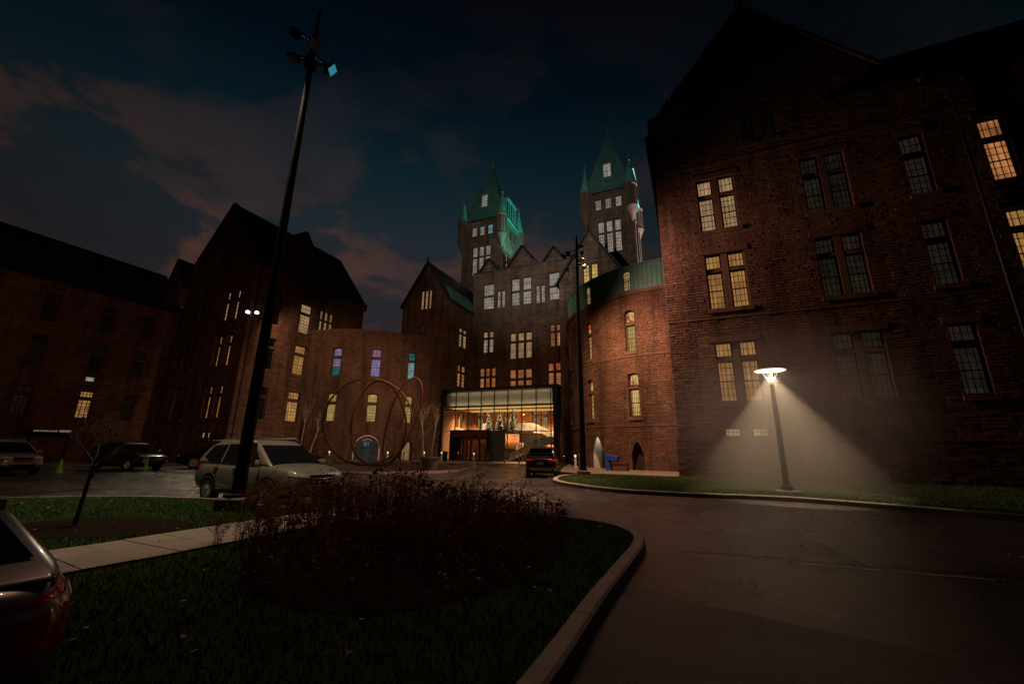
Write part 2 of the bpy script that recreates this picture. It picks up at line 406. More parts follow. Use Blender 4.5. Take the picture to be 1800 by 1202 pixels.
RL = smooth_poly([(2.02, 20.6), (2.25, 19.3), (3.0, 17.6), (4.2, 16.0), (6.4, 14.9), (9.18, 13.97), (12.19, 10.9), (16, 6.6), (22, -.2)], 4, False)
kerb('lawn_kerb', RL, False)
kerb('lawn_end_kerb', smooth_poly([(4.3, 26.0), (3.0, 24.4), (2.3, 22.6), (2.02, 20.6)], 4, False), False)
_w = [wxy(s, 26.9) for s in (-.9, 35)]
RLAWN = line_off(RL, .255, False)+[(31, 6), (_w[1].x, _w[1].y), (_w[0].x, _w[0].y), (9.3, 24.2), (6.6, 25.5), (4.45, 25.9), (3.25, 24.3), (2.55, 22.5)]
sheet('side_lawn', RLAWN, .115, M['lawn_soil'])
_q = [(4.3, 26.2), (6.6, 25.75), (9.3, 24.45), (9.95, 25.0)]+[tuple(wxy(-.9+(10.55)*math.cos(R(a)), 42.5-10.55*math.sin(R(a))).xy) for a in range(90, 181, 6)]+[tuple(wxy(-13, 47).xy), (4.0, 33), (3.2, 28)]
sheet('side_pavement', _q, .124, M['concrete_dark'], thick=.16)
# entrance paving and the round paved island with the sculpture
_q = [tuple(wxy(s, t).xy) for s, t in ((-13, 47.5), (-14, 40.5), (-20, 39.5), (-26, 37.5))]+[tuple(wxy(-44.2+19*math.cos(R(a)), 50-19*math.sin(R(a))).xy) for a in range(42, 92, 6)]+[tuple(wxy(-44.2, 50).xy), tuple(wxy(-31, 49).xy)]
sheet('entrance_paving', _q, .012, M['paving'])
PLZ = [(-9.3+6.1*math.cos(R(a)), 30.6+6.3*math.sin(R(a))) for a in range(0, 360, 8)]
kerb('plaza_kerb', PLZ, True, .3, .12, 2.2)
sheet('plaza', inset(PLZ, .295), .105, M['paving'])
# darker, rougher asphalt sheet nearer the camera, with a pale sealed crack on its edge
sheet('asphalt_near', [(.5, 3.45), (1.15, 4.85)]+[(1.05+.42*k, 5.55-.30*k-(.12 if k % 2 else 0)+.09*math.sin(k*2.7)) for k in range(1, 26)]+[(13, -4), (0, -4), (-.1, 2.25)], .004, M['asphalt_dark'])
mb = MB(); pts = [(3.75+.22*i, 6.62-.075*i+.02*math.sin(i*2.1)) for i in range(12)]
for i in range(11):
    w = .012+.012*random.random(); a, b = pts[i], pts[i+1]; mb.quad((a[0], a[1]-w, .009), (b[0], b[1]-w, .009), (b[0], b[1]+w, .009), (a[0], a[1]+w, .009))
tag(mb.obj('road_marking', M['white_metal']), kind='structure')

# tar-sealed cracks wandering over the carriageway
rn = random.Random(44); mb = MB()
for (xa, ya, xb, yb) in ((2.6, 7.2, 12.0, 4.3), (4.5, 12.6, 13.5, 8.0), (-1.0, 13.0, 6.8, 12.4), (5.0, 6.4, 6.6, 11.5), (-16, 15.5, -9, 15.2), (1.5, 13.2, 3.2, 17.0)):
    k = 26; pp = [(xa+(xb-xa)*i/k+rn.gauss(0, .05), ya+(yb-ya)*i/k+rn.gauss(0, .05)) for i in range(k+1)]; L_ = math.hypot(xb-xa, yb-ya); nx, ny = -(yb-ya)/L_, (xb-xa)/L_
    ws = [rn.uniform(.012, .030) for _ in pp]
    for i in range(k): a, b = pp[i], pp[i+1]; mb.quad((a[0]-nx*ws[i], a[1]-ny*ws[i], .007), (b[0]-nx*ws[i+1], b[1]-ny*ws[i+1], .007), (b[0]+nx*ws[i+1], b[1]+ny*ws[i+1], .007), (a[0]+nx*ws[i], a[1]+ny*ws[i], .007))
tag(mb.obj('road_cracks', M['tar']), kind='structure')

# ------------------------------------------------------------------ masonry walls
class Hole:
    def __init__(s, u0, u1, v0, v1, rise=0, pointed=False): s.u0, s.u1, s.v0, s.v1, s.rise, s.pt = u0, u1, v0, v1, rise, pointed
    def top(s, u):
        if not s.rise: return s.v1
        x = min(1, abs((u-(s.u0+s.u1)/2)/((s.u1-s.u0)/2)))
        return s.v1-s.rise+s.rise*((1-x**2.2) if s.pt else math.sqrt(max(0, 1-x*x)))
    def span(s, va, vb):
        if vb <= s.v0+.01 or va >= s.v1-.01: return None
        return (s.u0, s.u1)
def wall(bld, P, u0, u1, v0, top, holes, seed, course=.15, lr=(.24, .58), du=None, brk=(), depth=.32, stones=True, name='wall', smat='sandstone', proud=(.002, .026)):
    rnd = random.Random(seed); tf = top if callable(top) else (lambda u: top)
    us = {u0, u1, *brk}
    for h in holes:
        us |= {h.u0, h.u1}
        if h.rise: us |= {h.u0+(h.u1-h.u0)*k/8 for k in range(1, 8)}
    us = sorted(u for u in us if u0-1e-6 <= u <= u1+1e-6)
    if du:
        fine = []
        for a, b in zip(us, us[1:]):
            k = max(1, math.ceil((b-a)/du)); fine += [a+(b-a)*j/k for j in range(k)]
        us = fine+[us[-1]]
    mb = MB(); O = -.02
    for a, b in zip(us, us[1:]):
        if b-a < 1e-5: continue
        mid = (a+b)/2; ca = cb = v0
        for h in sorted((h for h in holes if h.u0 < mid < h.u1), key=lambda h: h.v0):
            mb.quad(P(a, ca, O), P(b, cb, O), P(b, h.v0, O), P(a, h.v0, O)); ca, cb = h.top(a), h.top(b)
        mb.quad(P(a, ca, O), P(b, cb, O), P(b, tf(b), O), P(a, tf(a), O))
    for h in holes:
        k = 8 if h.rise else max(1, math.ceil((h.u1-h.u0)/(du or 99))); uu = [h.u0+(h.u1-h.u0)*j/k for j in range(k+1)]
        loop = [(u, h.v0) for u in uu]+[(u, h.top(u)) for u in reversed(uu)]
        for (a, b), (c, d) in zip(loop, loop[1:]+loop[:1]):
            if abs(a-c)+abs(b-d) > 1e-6: mb.quad(P(a, b, .01), P(c, d, .01), P(c, d, -depth), P(a, b, -depth), .45)
    w = mb.obj(name, M['mortar'], bld)
    if not stones: w.data.materials[0] = M['sandstone']; return w
    sb = MB(); va = v0; tmax = max(tf(u) for u in us)
    while va < tmax-.05:
        vb = min(va+course*rnd.uniform(.8, 1.25), tmax)
        sp = sorted(s for s in (h.span(va, vb) for h in holes) if s); iv = []; c = u0
        for a, b in sp:
            if a > c: iv.append((c, a))
            c = max(c, b)
        if c < u1: iv.append((c, u1))
        for a, b in iv:
            u = a
            while u < b-.02:
                l = rnd.uniform(*lr); e = min(b, u+l)
                if b-e < .12: e = b
                if min(tf(u), tf(e)) >= vb-.02:
                    p = rnd.uniform(*proud); g = .005; q = .016; k = [rnd.uniform(-.006, .006) for _ in range(4)]
                    A, B, Cc, D = u+g, e-g, va+g, vb-g
                    vs = [P(A, Cc, -.03), P(B, Cc, -.03), P(B, D, -.03), P(A, D, -.03), P(A+q, Cc+q, p+k[0]), P(B-q, Cc+q, p+k[1]), P(B-q, D-q, p+k[2]), P(A+q, D-q, p+k[3])]
                    sb.add(vs, [(4, 5, 6, 7), (0, 1, 5, 4), (1, 2, 6, 5), (2, 3, 7, 6), (3, 0, 4, 7)], min(1, max(0, rnd.gauss(.47, .10))))
                u = e
        va = vb
    o = sb.obj('stone_courses', M[smat], bld); o['kind'] = 'stuff'
    return w

def window(bld, P, h, lights=1, transom=None, pane='lit_dim', upper=None, lower=None, mull=.26, bars=(4, 6), tbars=(4, 2), off=-.24, sill=True, lintel=True, bar=.028, seg=1, rail=True, label=None, curtain=0):
    """stone window: mullions and transom, dark sashes, panes, glazing bars, sill and lintel"""
    fw = MB(); du = (h.u1-h.u0-mull*(lights-1))/lights
    spring = h.v1-h.rise
    for k in range(1, lights):
        a = h.u0+k*du+(k-1)*mull; fw.pbox(P, a, a+mull, h.v0, h.v1, off-.04, -.07)
    tb = .2
    if transom:
        for k in range(lights): a = h.u0+k*(du+mull); fw.pbox(P, a, a+du, transom, transom+tb, off-.04, -.085, n=seg)
    if lights == 1 and not transom and not h.rise:   # plain frame: one ring
        ro = [(h.u0, h.v0), (h.u1, h.v0), (h.u1, h.v1), (h.u0, h.v1)]; ri_ = [(h.u0+.05, h.v0+.05), (h.u1-.05, h.v0+.05), (h.u1-.05, h.v1-.05), (h.u0+.05, h.v1-.05)]
        fw.add([P(a, b, off+.06) for a, b in ro+ri_]+[P(a, b, off-.06) for a, b in ri_], [(k, (k+1) % 4, 4+(k+1) % 4, 4+k) for k in range(4)]+[(4+k, 4+(k+1) % 4, 8+(k+1) % 4, 8+k) for k in range(4)])
    else: fw.pbox(P, h.u0, h.u0+.05, h.v0, spring, off-.06, off+.06); fw.pbox(P, h.u1-.05, h.u1, h.v0, spring, off-.06, off+.06)
    w = fw.obj('window', M['trim_stone'], bld)
    sash = MB(); gb = MB(); s = min(.10, du*.12)
    if h.rise:   # arched head: a filler behind the round top
        k = 8; uu = [h.u0+(h.u1-h.u0)*j/k for j in range(k+1)]
        for a, b in zip(uu, uu[1:]):
            for o2 in (off+.03,):
                sash.add([P(a, h.top(a)-.07, o2), P(b, h.top(b)-.07, o2), P(b, h.top(b)+.01, o2), P(a, h.top(a)+.01, o2), P(a, h.top(a)-.07, off-.03), P(b, h.top(b)-.07, off-.03)], [(0, 1, 2, 3), (0, 4, 5, 1)])
    for k in range(lights):
        a = h.u0+k*(du+mull); b = a+du
        rects = [(h.v0, transom or h.v1, bars)]+([(transom+tb, h.v1, tbars)] if transom else [])
        for ri, (c, d, nb) in enumerate(rects):
            arched = h.rise and d == h.v1
            for (x0, x1, y0, y1) in ((a, a+s, c, d-(h.rise if arched else 0)), (b-s, b, c, d-(h.rise if arched else 0)), (a+s, b-s, c, c+s))+(() if arched else ((a+s, b-s, d-s, d),)):
                sash.pbox(P, x0, x1, y0, y1, off-.03, off+.035, n=seg)
            if ri == 0 and rail: sash.pbox(P, a+s, b-s, (c+d)/2-.03, (c+d)/2+.03, off-.03, off+.04, n=seg)
            nx, ny = nb
            dd = d-(h.rise*.5 if arched else 0)
            for q in range(1, nx): x = a+(b-a)*q/nx; gb.pbox(P, x-bar/2, x+bar/2, c+s, dd-s*.5, off-.012, off+.018)
            for q in range(1, ny): y = c+(d-c)*q/ny; gb.pbox(P, a+s, b-s, y-bar/2, y+bar/2, off-.012, off+.02, n=seg)
            def mk(y0, y1, mat, arch):
                pm = MB(); kk = 8 if arch else max(1, seg); uu = [a+.01+(b-a-.02)*j/kk for j in range(kk+1)]
                for x0, x1 in zip(uu, uu[1:]):
                    t0, t1 = (h.top(x0), h.top(x1)) if arch else (y1, y1)
                    pm.quad(P(x0, y0, off-.02), P(x1, y0, off-.02), P(x1, t1, off-.02), P(x0, t0, off-.02))
                pm.obj('pane', M[mat], w)
            if ri == 0 and lower: mk(c, (c+d)/2, lower, False); mk((c+d)/2, d, pane, arched)
            else: mk(c, d, (upper or pane) if ri else pane, arched)
    if curtain:
        cm = MB()
        for k in range(lights):
            a = h.u0+k*(du+mull); cm.pbox(P, a+du*.22, a+du*curtain, h.v0+.06, (transom or h.v1)-.06, off-.015, off-.005)
            if transom: cm.pbox(P, a+du*.25, a+du*curtain, transom+tb+.06, h.v1-.06, off-.015, off-.005)
        cm.obj('curtain', M['curtain'], w)
    sash.obj('sash', M['wood_dark'], w)
    if gb.v: gb.obj('glazing_bars', M['lead'], w)
    if sill: mb = MB(); mb.pbox(P, h.u0-.14, h.u1+.14, h.v0-.26, h.v0+.012, -.22, .09, .55, n=seg); mb.obj('sill', M['trim_stone'], w)
    if lintel:
        mb = MB()
        if h.rise:
            k = 9; uu = [h.u0-.12+(h.u1-h.u0+.24)*j/k for j in range(k+1)]
            hh = Hole(h.u0-.12, h.u1+.12, h.v0, h.v1+.05, h.rise)
            for j, (a, b) in enumerate(zip(uu, uu[1:])):
                ta, tb2 = max(hh.top(a), h.v1-h.rise+.0), max(hh.top(b), h.v1-h.rise)
                g = .006
                mb.hexa([P(a+g, ta-.03, .07), P(b-g, tb2-.03, .07), P(b-g, tb2-.03, -.05), P(a+g, ta-.03, -.05), P(a+g, ta+.28, .07), P(b-g, tb2+.28, .07), P(b-g, tb2+.28, -.05), P(a+g, ta+.28, -.05)], random.uniform(.3, .7))
        else: mb.pbox(P, h.u0-.22, h.u1+.22, h.v1+.003, h.v1+.36, -.05, .06, .5, n=seg)
        mb.obj('lintel', M['trim_stone'], w)
    return w
def band(bld, P, u0, u1, v0, v1, o=.07, n=1, name='string_course', mat='trim_stone'):
    mb = MB(); mb.pbox(P, u0, u1, v0, v1, -.05, o, .5, n=n); return mb.obj(name, M[mat], bld)
def roofpoly(bld, faces, name='roof', mat='slate', thick=.18):
    """roof slopes given as corner lists, each a thin slab"""
    mb = MB()
    for f in faces:
        v = [Vector(p) for p in f]; nrm = (v[1]-v[0]).cross(v[2]-v[0]).normalized()
        if nrm.z < 0: nrm = -nrm
        lo = [tuple(p) for p in v]; hi = [tuple(p+nrm*thick) for p in v]; k = len(v)
        mb.add(lo+hi, [tuple(range(k))[::-1], tuple(range(k, 2*k))]+[(i, (i+1) % k, k+(i+1) % k, k+i) for i in range(k)])
    return mb.obj(name, M[mat], bld, recalc=True)
def faceF(s0, t): return lambda u, v, o: (u-s0, t-o, v)             # front facing -t
def building(name, label, s0, t0): return root(name, label, 'building', tuple(wxy(s0, t0)), -TH)
ROWS = ((4.3, 7.9), (10.0, 13.65), (15.3, 19.1))

# ------------------------------------------------------------------ right ward building
S0, T0 = -.9, 26.9
B = building('ward_building', 'tall red sandstone building with a wide gable and paired windows behind the disc lamp', S0, T0)
PF = lambda u, v, o: (u-S0, -o, v)
gtop = lambda u: max(22.3, 32.2-abs(u-5.68)*1.20) if u < 14 else 22.3
HO = []; WI = []
def addw(u0, u1, v0, v1, **k):
    h = Hole(u0, u1, v0, v1, k.pop('rise', 0)); HO.append(h); WI.append((h, k)); return h
litA = ('lit_amber', 'lit_amber', 'lit_pale')
for i, (a, b) in enumerate(ROWS):
    addw(1.62, 3.84, a, b, lights=2, transom=a+2.45, pane=litA[i], mull=.34)
    addw(7.46, 9.68, a, b, lights=2, transom=a+2.45, pane='lit_dim', mull=.34)
    for s in (12.25, 15.55, 19.6): addw(s, s+1.05, a, b, transom=a+2.45, pane='lit_orange' if (s == 15.55 and i == 2) else ('lit_amber' if s == 15.55 and i == 1 else 'lit_dim'))
for s in (4.72, 5.92): addw(s, s+.66, 21.1, 24.0, pane='lit_none', bars=(2, 6), mull=.3)
for s, p in ((1.62, 'lit_pale'), (3.02, 'lit_pale'), (7.5, 'lit_none'), (8.9, 'lit_none')): addw(s, s+.88, 2.30, 2.92, pane=p, bars=(4, 2), rail=False)
wall(B, PF, -.9, 34, 2.75, gtop, [h for h in HO if h.v0 > 3], 11, brk=(5.68, 13.93, 14.0), course=.165, lr=(.24, .62))
PPl = lambda u, v, o: (u-S0, -.10-o, v)
wall(B, PPl, -1.0, 34, -.1, 2.15, [], 12, course=.19, lr=(.28, .70), proud=(.0, .035))
wall(B, PF, -.9, 34, 2.15, 2.75, [h for h in HO if h.v0 < 3], 13, course=.24)
band(B, PPl, -1.0, 34, 2.13, 2.26, .05, name='plinth_course'); 
for zz in (9.35, 14.75, 20.1): band(B, PF, -.9, 34, zz, zz+.16, .045)
for h, k in WI: window(B, PF, h, **k)
# side walls, quoins, coping, roof, pipe
mb = MB(); mb.quad((0, .02, 0), (0, 20, 0), (0, 20, 24.2), (0, .02, 24.2)); mb.obj('side_wall', M['sandstone'], B)
def coping(bld, pts, wd=.34, th=.28, mat='trim_stone', y0=-.14, y1=.45):
    for a, b in zip(pts, pts[1:]):
        n = max(1, int(math.dist(a, b)/1.1))
        for k in range(n):
            t0, t1 = k/n+.004, (k+1)/n-.004; p = [a[0]+(b[0]-a[0])*t0, a[1]+(b[1]-a[1])*t0]; q = [a[0]+(b[0]-a[0])*t1, a[1]+(b[1]-a[1])*t1]
            mb = MB(); mb.hexa([(p[0], y0, p[1]-.06), (q[0], y0, q[1]-.06), (q[0], y1, q[1]-.06), (p[0], y1, p[1]-.06), (p[0], y0, p[1]+th), (q[0], y0, q[1]+th), (q[0], y1, q[1]+th), (p[0], y1, p[1]+th)], random.uniform(.3, .6)); mb.obj('coping_stone', M[mat], bld)
coping(B, [(-.05, gtop(-.9)), (5.68+.9, 32.2), (13.93+.9, 22.3)])
mb = MB(); mb.box(-.22, .62, -.2, .6, 24.0, 24.55, .4); mb.box(-.12, .5, -.12, .5, 24.552, 24.95, .4); mb.obj('kneeler_stone', M['trim_stone'], B)
mb = MB(); mb.box(6.35, 6.81, -.16, .4, 32.25, 32.75, .4); mb.obj('apex_stone', M['trim_stone'], B)
roofpoly(B, [[(-.4, .3, 23.6), (6.58, .3, 32.0), (6.58, 20, 32.0), (-.4, 20, 23.6)], [(15.2, .3, 21.7), (6.58, .3, 32.0), (6.58, 20, 32.0), (15.2, 20, 21.7)], [(10, -.4, 22.25), (35, -.4, 22.25), (35, 6.2, 29.7), (10, 6.2, 29.7)], [(10, 13, 22.25), (35, 13, 22.25), (35, 6.2, 29.7), (10, 6.2, 29.7)]])
mb = MB(); mb.tube([(15.7, -.16, .1), (15.7, -.16, 22.2)], .075, 8); mb.obj('downpipe', M['black_metal'], B)
mb = MB(); mb.box(14.6, 35, -.55, -.05, 22.0, 22.24, .4); mb.obj('eaves_gutter', M['black_metal'], B)

# ------------------------------------------------------------------ curved links
def arcP(Rr, s0=0, t0=0): return lambda u, v, o: ((Rr+o)*math.cos(-u/Rr), -(Rr+o)*math.sin(-u/Rr), v)      # u = -angle*R, to the right when seen from the court
def link(name, label, c, Rr, a_lo, a_hi, ztop, wins, doors, seed):
    B = building(name, label, *c); P = arcP(Rr); U = lambda a: -R(a)*Rr
    holes = []
    for a0, a1, v0, v1, k in wins: holes.append((Hole(U(a1), U(a0), v0, v1, k.get('rise', 0)), k))
    dh = []
    for a0, a1, v1, rise, pt in doors: dh.append(Hole(U(a1), U(a0), 0, v1, rise, pt))
    wall(B, P, U(a_hi), U(a_lo), -.05, ztop, [h for h, k in holes]+dh, seed, du=.45, depth=.40)
    nb = max(1, int(abs(U(a_hi)-U(a_lo))/.6))
    for zz in (3.25, 8.6): band(B, P, U(a_hi), U(a_lo), zz, zz+.15, .05, nb)
    band(B, P, U(a_hi), U(a_lo), ztop-.32, ztop-.02, .16, nb, 'cornice')
    for h, k in holes: k = dict(k); k.pop('rise', 0); window(B, P, h, seg=2, off=-.26, **k)
    return B, P, U, dh

def yw(**k): return dict(transom=None, pane='lit_yellow', rise=.28, bars=(5, 6), **k)
wr = []
for a0, a1 in ((104.6, 109.1), (128.7, 132.7), (152.5, 157.5)):
    wr += [(a0, a1, 9.05, 12.4, dict(transom=11.25-.05, pane='lit_yellow', upper='lit_stained', rise=.30, bars=(5, 6), tbars=(3, 1))), (a0, a1, 3.97, 7.28, dict(transom=6.1, pane='lit_yellow', upper='lit_stained', rise=.30, bars=(5, 6), tbars=(3, 1)))]
B, P, U, dh = link('curved_link', 'curved orange lit stone link with green copper upper storey beside the tall gable', (-.9, 42.5), 10.5, 89, 181, 14.0, wr, [(123.2, 133.2, 2.7, 1.5, True), (104.3, 109.2, 2.12, .9, True)], 21)
# straight run to the towers building
wall(B, lambda u, v, o: (-10.5-o, -u, v), -6.5, 0, 0, 14.0, [], 22, stones=False)
# arched doorway with white vestibule and dark door
def vestibule(B, P, h, depth, wallmat, doormat, dh_=2.05, frac=(.05, .62)):
    mb = MB(); n = 6
    du = (h.u1-h.u0)/n
    for k in range(n):
        a, b = h.u0+k*du, h.u0+(k+1)*du
        mb.quad(P(a, 0, -depth), P(b, 0, -depth), P(b, h.top(b)+.05, -depth), P(a, h.top(a)+.05, -depth)); mb.quad(P(a, h.top(a)+.0, -.39), P(b, h.top(b), -.39), P(b, h.top(b), -depth), P(a, h.top(a), -depth))
    for u in (h.u0, h.u1): mb.quad(P(u, 0, -.39), P(u, 0, -depth), P(u, h.top(u), -depth), P(u, h.top(u), -.39))
    v = mb.obj('vestibule', M[wallmat], B)
    db = MB(); w = h.u1-h.u0; db.pbox(P, h.u0+w*frac[0], h.u0+w*frac[1], .12, dh_, -depth+.02, -depth+.08, n=3); d = db.obj('door', M[doormat], B)
    hb = MB(); hb.pbox(P, h.u0+w*(frac[1]-.12), h.u0+w*(frac[1]-.05), .95, 1.10, -depth+.08, -depth+.15); hb.obj('handle', M['steel'], d)
    fr = MB(); k = 10
    for j in range(k):
        a, b = h.u0+w*j/k, h.u0+w*(j+1)/k; g = .004
        fr.hexa([P(a+g, h.top(a)-.0, .06), P(b-g, h.top(b), .06), P(b-g, h.top(b), -.1), P(a+g, h.top(a), -.1), P(a+g, h.top(a)+.3, .06), P(b-g, h.top(b)+.3, .06), P(b-g, h.top(b)+.3, -.1), P(a+g, h.top(a)+.3, -.1)], random.uniform(.3, .6))
    fr.obj('door_arch', M['trim_stone'], B)
vestibule(B, P, dh[0], 1.3, 'plaster', 'door_dark')
vestibule(B, P, dh[1], .55, 'trim_stone', 'door_dark', 1.75, (.12, .88))
ub = (dh[0].u0+dh[0].u1)/2
light('POINT', 'vestibule_lamp', P(ub, 2.3, -.75), 9, (1, .86, .62), B, shadow_soft_size=.08)
# copper storey
CP = arcP(10.38); UC = lambda a: -R(a)*10.38
ch = [(Hole(UC(109.2), UC(105.4), 14.15, 15.92, .42), 'lit_pale'), (Hole(UC(132.6), UC(129.0), 14.15, 15.85, .42), 'lit_pale')]
wall(B, CP, UC(181), UC(89), 14.0, 16.22, [h for h, _ in ch], 23, du=.4, stones=False, depth=.12, name='copper_cladding').data.materials[0] = M['copper']
sm = MB()
for k in range(46):
    a = 90+k*2.0
    if any(h.u0-.1 < UC(a) < h.u1+.1 for h, _ in ch): continue
    sm.pbox(CP, UC(a)-.018, UC(a)+.018, 14.02, 16.2, -.02, .035)
sm.obj('standing_seams', M['copper'], B)
mb = MB(); mb.pbox(CP, UC(181), UC(89), 16.2, 16.34, -.3, .07, n=26); mb.obj('copper_coping', M['copper'], B)
mb = MB(); mb.add([(0, 0, 16.15)]+[(10.2*math.cos(R(a)), -10.2*math.sin(R(a)), 16.15) for a in range(88, 183, 4)], [(0, i, i+1) for i in range(1, 24)]); mb.obj('roof', M['slate'], B)
for h, p in ch: window(B, CP, h, pane=p, bars=(3, 5), off=-.10, sill=False, lintel=False)

lw = []
cols = ((69.9, 74.9), (49.0, 54.2), (30.3, 34.5))
up = (('lit_violet', 'lit_violet', 'lit_teal'), ('lit_violet', 'lit_pink', None), ('lit_cyan', 'lit_teal', None))
for (a0, a1), (p, u_, lo) in zip(cols, up):
    lw.append((a0, a1, 10.0, 13.5, dict(transom=12.25, pane=p, upper=u_, lower=lo, rise=.22, bars=(5, 6), tbars=(5, 2))))
    lw.append((a0, a1, 4.42, 7.82, dict(transom=6.55, pane='lit_olive', rise=.22, bars=(5, 6), tbars=(5, 2))))
B, P, U, dh = link('curved_link', 'curved red stone link with violet and teal windows behind the ring sculpture', (-44.2, 50), 13.5, 2, 91, 15.95, lw, [(46.0, 58.3, 2.78, 1.45, False), (29.4, 34.4, 2.42, .7, False)], 31)
vestibule(B, P, dh[1], .5, 'plaster', 'plaster', .3, (.1, .9))
h = dh[0]
mb = MB(); k = 10
for j in range(k):
    a, b = h.u0+(h.u1-h.u0)*j/k, h.u0+(h.u1-h.u0)*(j+1)/k; mb.quad(P(a, 0, -.36), P(b, 0, -.36), P(b, h.top(b), -.36), P(a, h.top(a), -.36))
d = mb.obj('arched_glass_door', M['lit_door'], B)
mb = MB()
for f in (.02, .33, .66, .98): x = h.u0+(h.u1-h.u0)*f; mb.pbox(P, x-.03, x+.03, 0, min(h.top(x), 1.75), -.36, -.31)
mb.pbox(P, h.u0, h.u1, 1.35, 1.42, -.36, -.31, n=6); mb.obj('door_frame', M['black_metal'], d)
mb = MB(); k = 12
for j in range(k):
    a, b = h.u0+(h.u1-h.u0)*j/k, h.u0+(h.u1-h.u0)*(j+1)/k
    mb.hexa([P(a, h.top(a)-.02, .05), P(b, h.top(b)-.02, .05), P(b, h.top(b)-.02, -.1), P(a, h.top(a)-.02, -.1), P(a, h.top(a)+.12, .05), P(b, h.top(b)+.12, .05), P(b, h.top(b)+.12, -.1), P(a, h.top(a)+.12, -.1)])
for u_ in (h.u0, h.u1): mb.pbox(P, u_-.06, u_+.06, 0, 1.33, -.1, .05)
mb.obj('door_arch', M['plaster'], B)
um = (h.u0+h.u1)/2
nb = MB(); nb.tube([P(um-.55+1.1*k/10, 2.25+.18*math.sin(math.pi*k/10)+.05*math.sin(k*1.9), -.33) for k in range(11)], .025, 5); nr = nb.obj('neon_lamp', M['neon_red'], d)
nb = MB()
for x in (-.25, -.05, .22): nb.tube([P(um+x, 2.15, -.33), P(um+x-.12, 1.9, -.33), P(um+x-.02, 1.65, -.33)], .014, 5)
nb.obj('neon_tube', M['neon_white'], d)
mb = MB(); mb.add([(0, 0, 15.6)]+[(13.2*math.cos(R(a)), -13.2*math.sin(R(a)), 15.6) for a in range(2, 93, 5)], [(0, i, i+1) for i in range(1, 19)]); mb.obj('roof', M['slate'], B)

# ------------------------------------------------------------------ towers building
TF = 55.0; S0 = -22.8
B = building('towers_building', 'great stone building with two pointed green copper towers behind the glass entrance', S0, TF)
PF = faceF(S0, 0)
PF = lambda u, v, o: (u-S0, -o, v)
HO = []; WI = []
addw(-29.2, -27.3, 22.9, 27.2, lights=1, transom=25.0, pane='lit_white', bars=(4, 4))
addw(-26.75, -25.35, 22.9, 25.7, lights=2, pane='lit_white', mull=.2, bars=(2, 6))
addw(-24.3, -20.95, 22.9, 27.4, lights=2, transom=25.1, pane='lit_white', mull=.5, bars=(5, 4))
addw(-20.2, -18.75, 22.8, 25.7, lights=2, pane='lit_white', mull=.2, bars=(2, 6))
addw(-18.1, -16.4, 23.0, 27.4, lights=1, transom=25.1, pane='lit_white', bars=(4, 4))
addw(-29.0, -27.2, 15.8, 19.2, lights=2, transom=18.0, pane='lit_white', upper='lit_pale', mull=.22, bars=(3, 4))
addw(-24.4, -20.85, 14.5, 18.5, lights=3, transom=17.0, pane='lit_pale', mull=.25, bars=(4, 5))
addw(-18.0, -16.3, 15.9, 19.2, lights=2, transom=18.0, pane='lit_orange', mull=.22, bars=(3, 4))
addw(-29.4, -26.7, 10.0, 13.4, lights=3, transom=11.9, pane='lit_orange', mull=.25, bars=(2, 3))
addw(-24.4, -20.85, 9.8, 12.9, lights=3, transom=11.3, pane='lit_orange', mull=.25, bars=(4, 3))
addw(-18.4, -16.4, 10.1, 13.5, lights=2, transom=12.1, pane='lit_orange', upper='lit_red', mull=.25, bars=(3, 3))
for s in (-29.6, -25.2, -20.8, -16.9): addw(s, s+2.3 if s < -17 else s+2.0, 4.3, 7.6, lights=2, transom=5.9, pane='lit_pale', upper='lit_orange', mull=.3, bars=(3, 3), rise=.9)
def ftop(u):
    z_ = 29.2
    for c, hw, hgt in ((-22.4, 2.5, 3.4), (-28.3, 1.6, 2.2), (-17.2, 1.6, 2.2)):
        if abs(u-c) < hw: z_ = max(z_, 29.2+hgt*(1-abs(u-c)/hw))
    return z_
wall(B, PF, -31.0, -14.4, -.05, ftop, HO, 41, course=.26, lr=(.4, 1.0), brk=(-22.4, -24.9, -19.9, -28.3, -29.9, -26.7, -17.2, -18.8, -15.6))
for h, k in WI: k = dict(k); window(B, PF, h, **k)
for zz in (9.1, 13.95, 21.6, 28.4): band(B, PF, -31.0, -14.4, zz, zz+.22, .1)
for k in range(26): mb = MB(); mb.pbox(PF, -30.8+k*.63, -30.8+k*.63+.26, 21.15, 21.58, -.02, .13); mb.obj('corbel', M['trim_stone'], B)
roofpoly(B, [[(-8.2, -.3, 29.1), (8.4, -.3, 29.1), (8.4, 8, 31.6), (-8.2, 8, 31.6)]]+[[((c-S0), -.3, 29.2+h_), ((c+sg*hw-S0), -.3, 29.2), ((c+sg*hw-S0), 5, 29.4), ((c-S0), 5, 29.2+h_)] for c, hw, h_ in ((-22.4, 2.7, 3.6), (-28.3, 1.8, 2.4), (-17.2, 1.8, 2.4)) for sg in (-1, 1)])
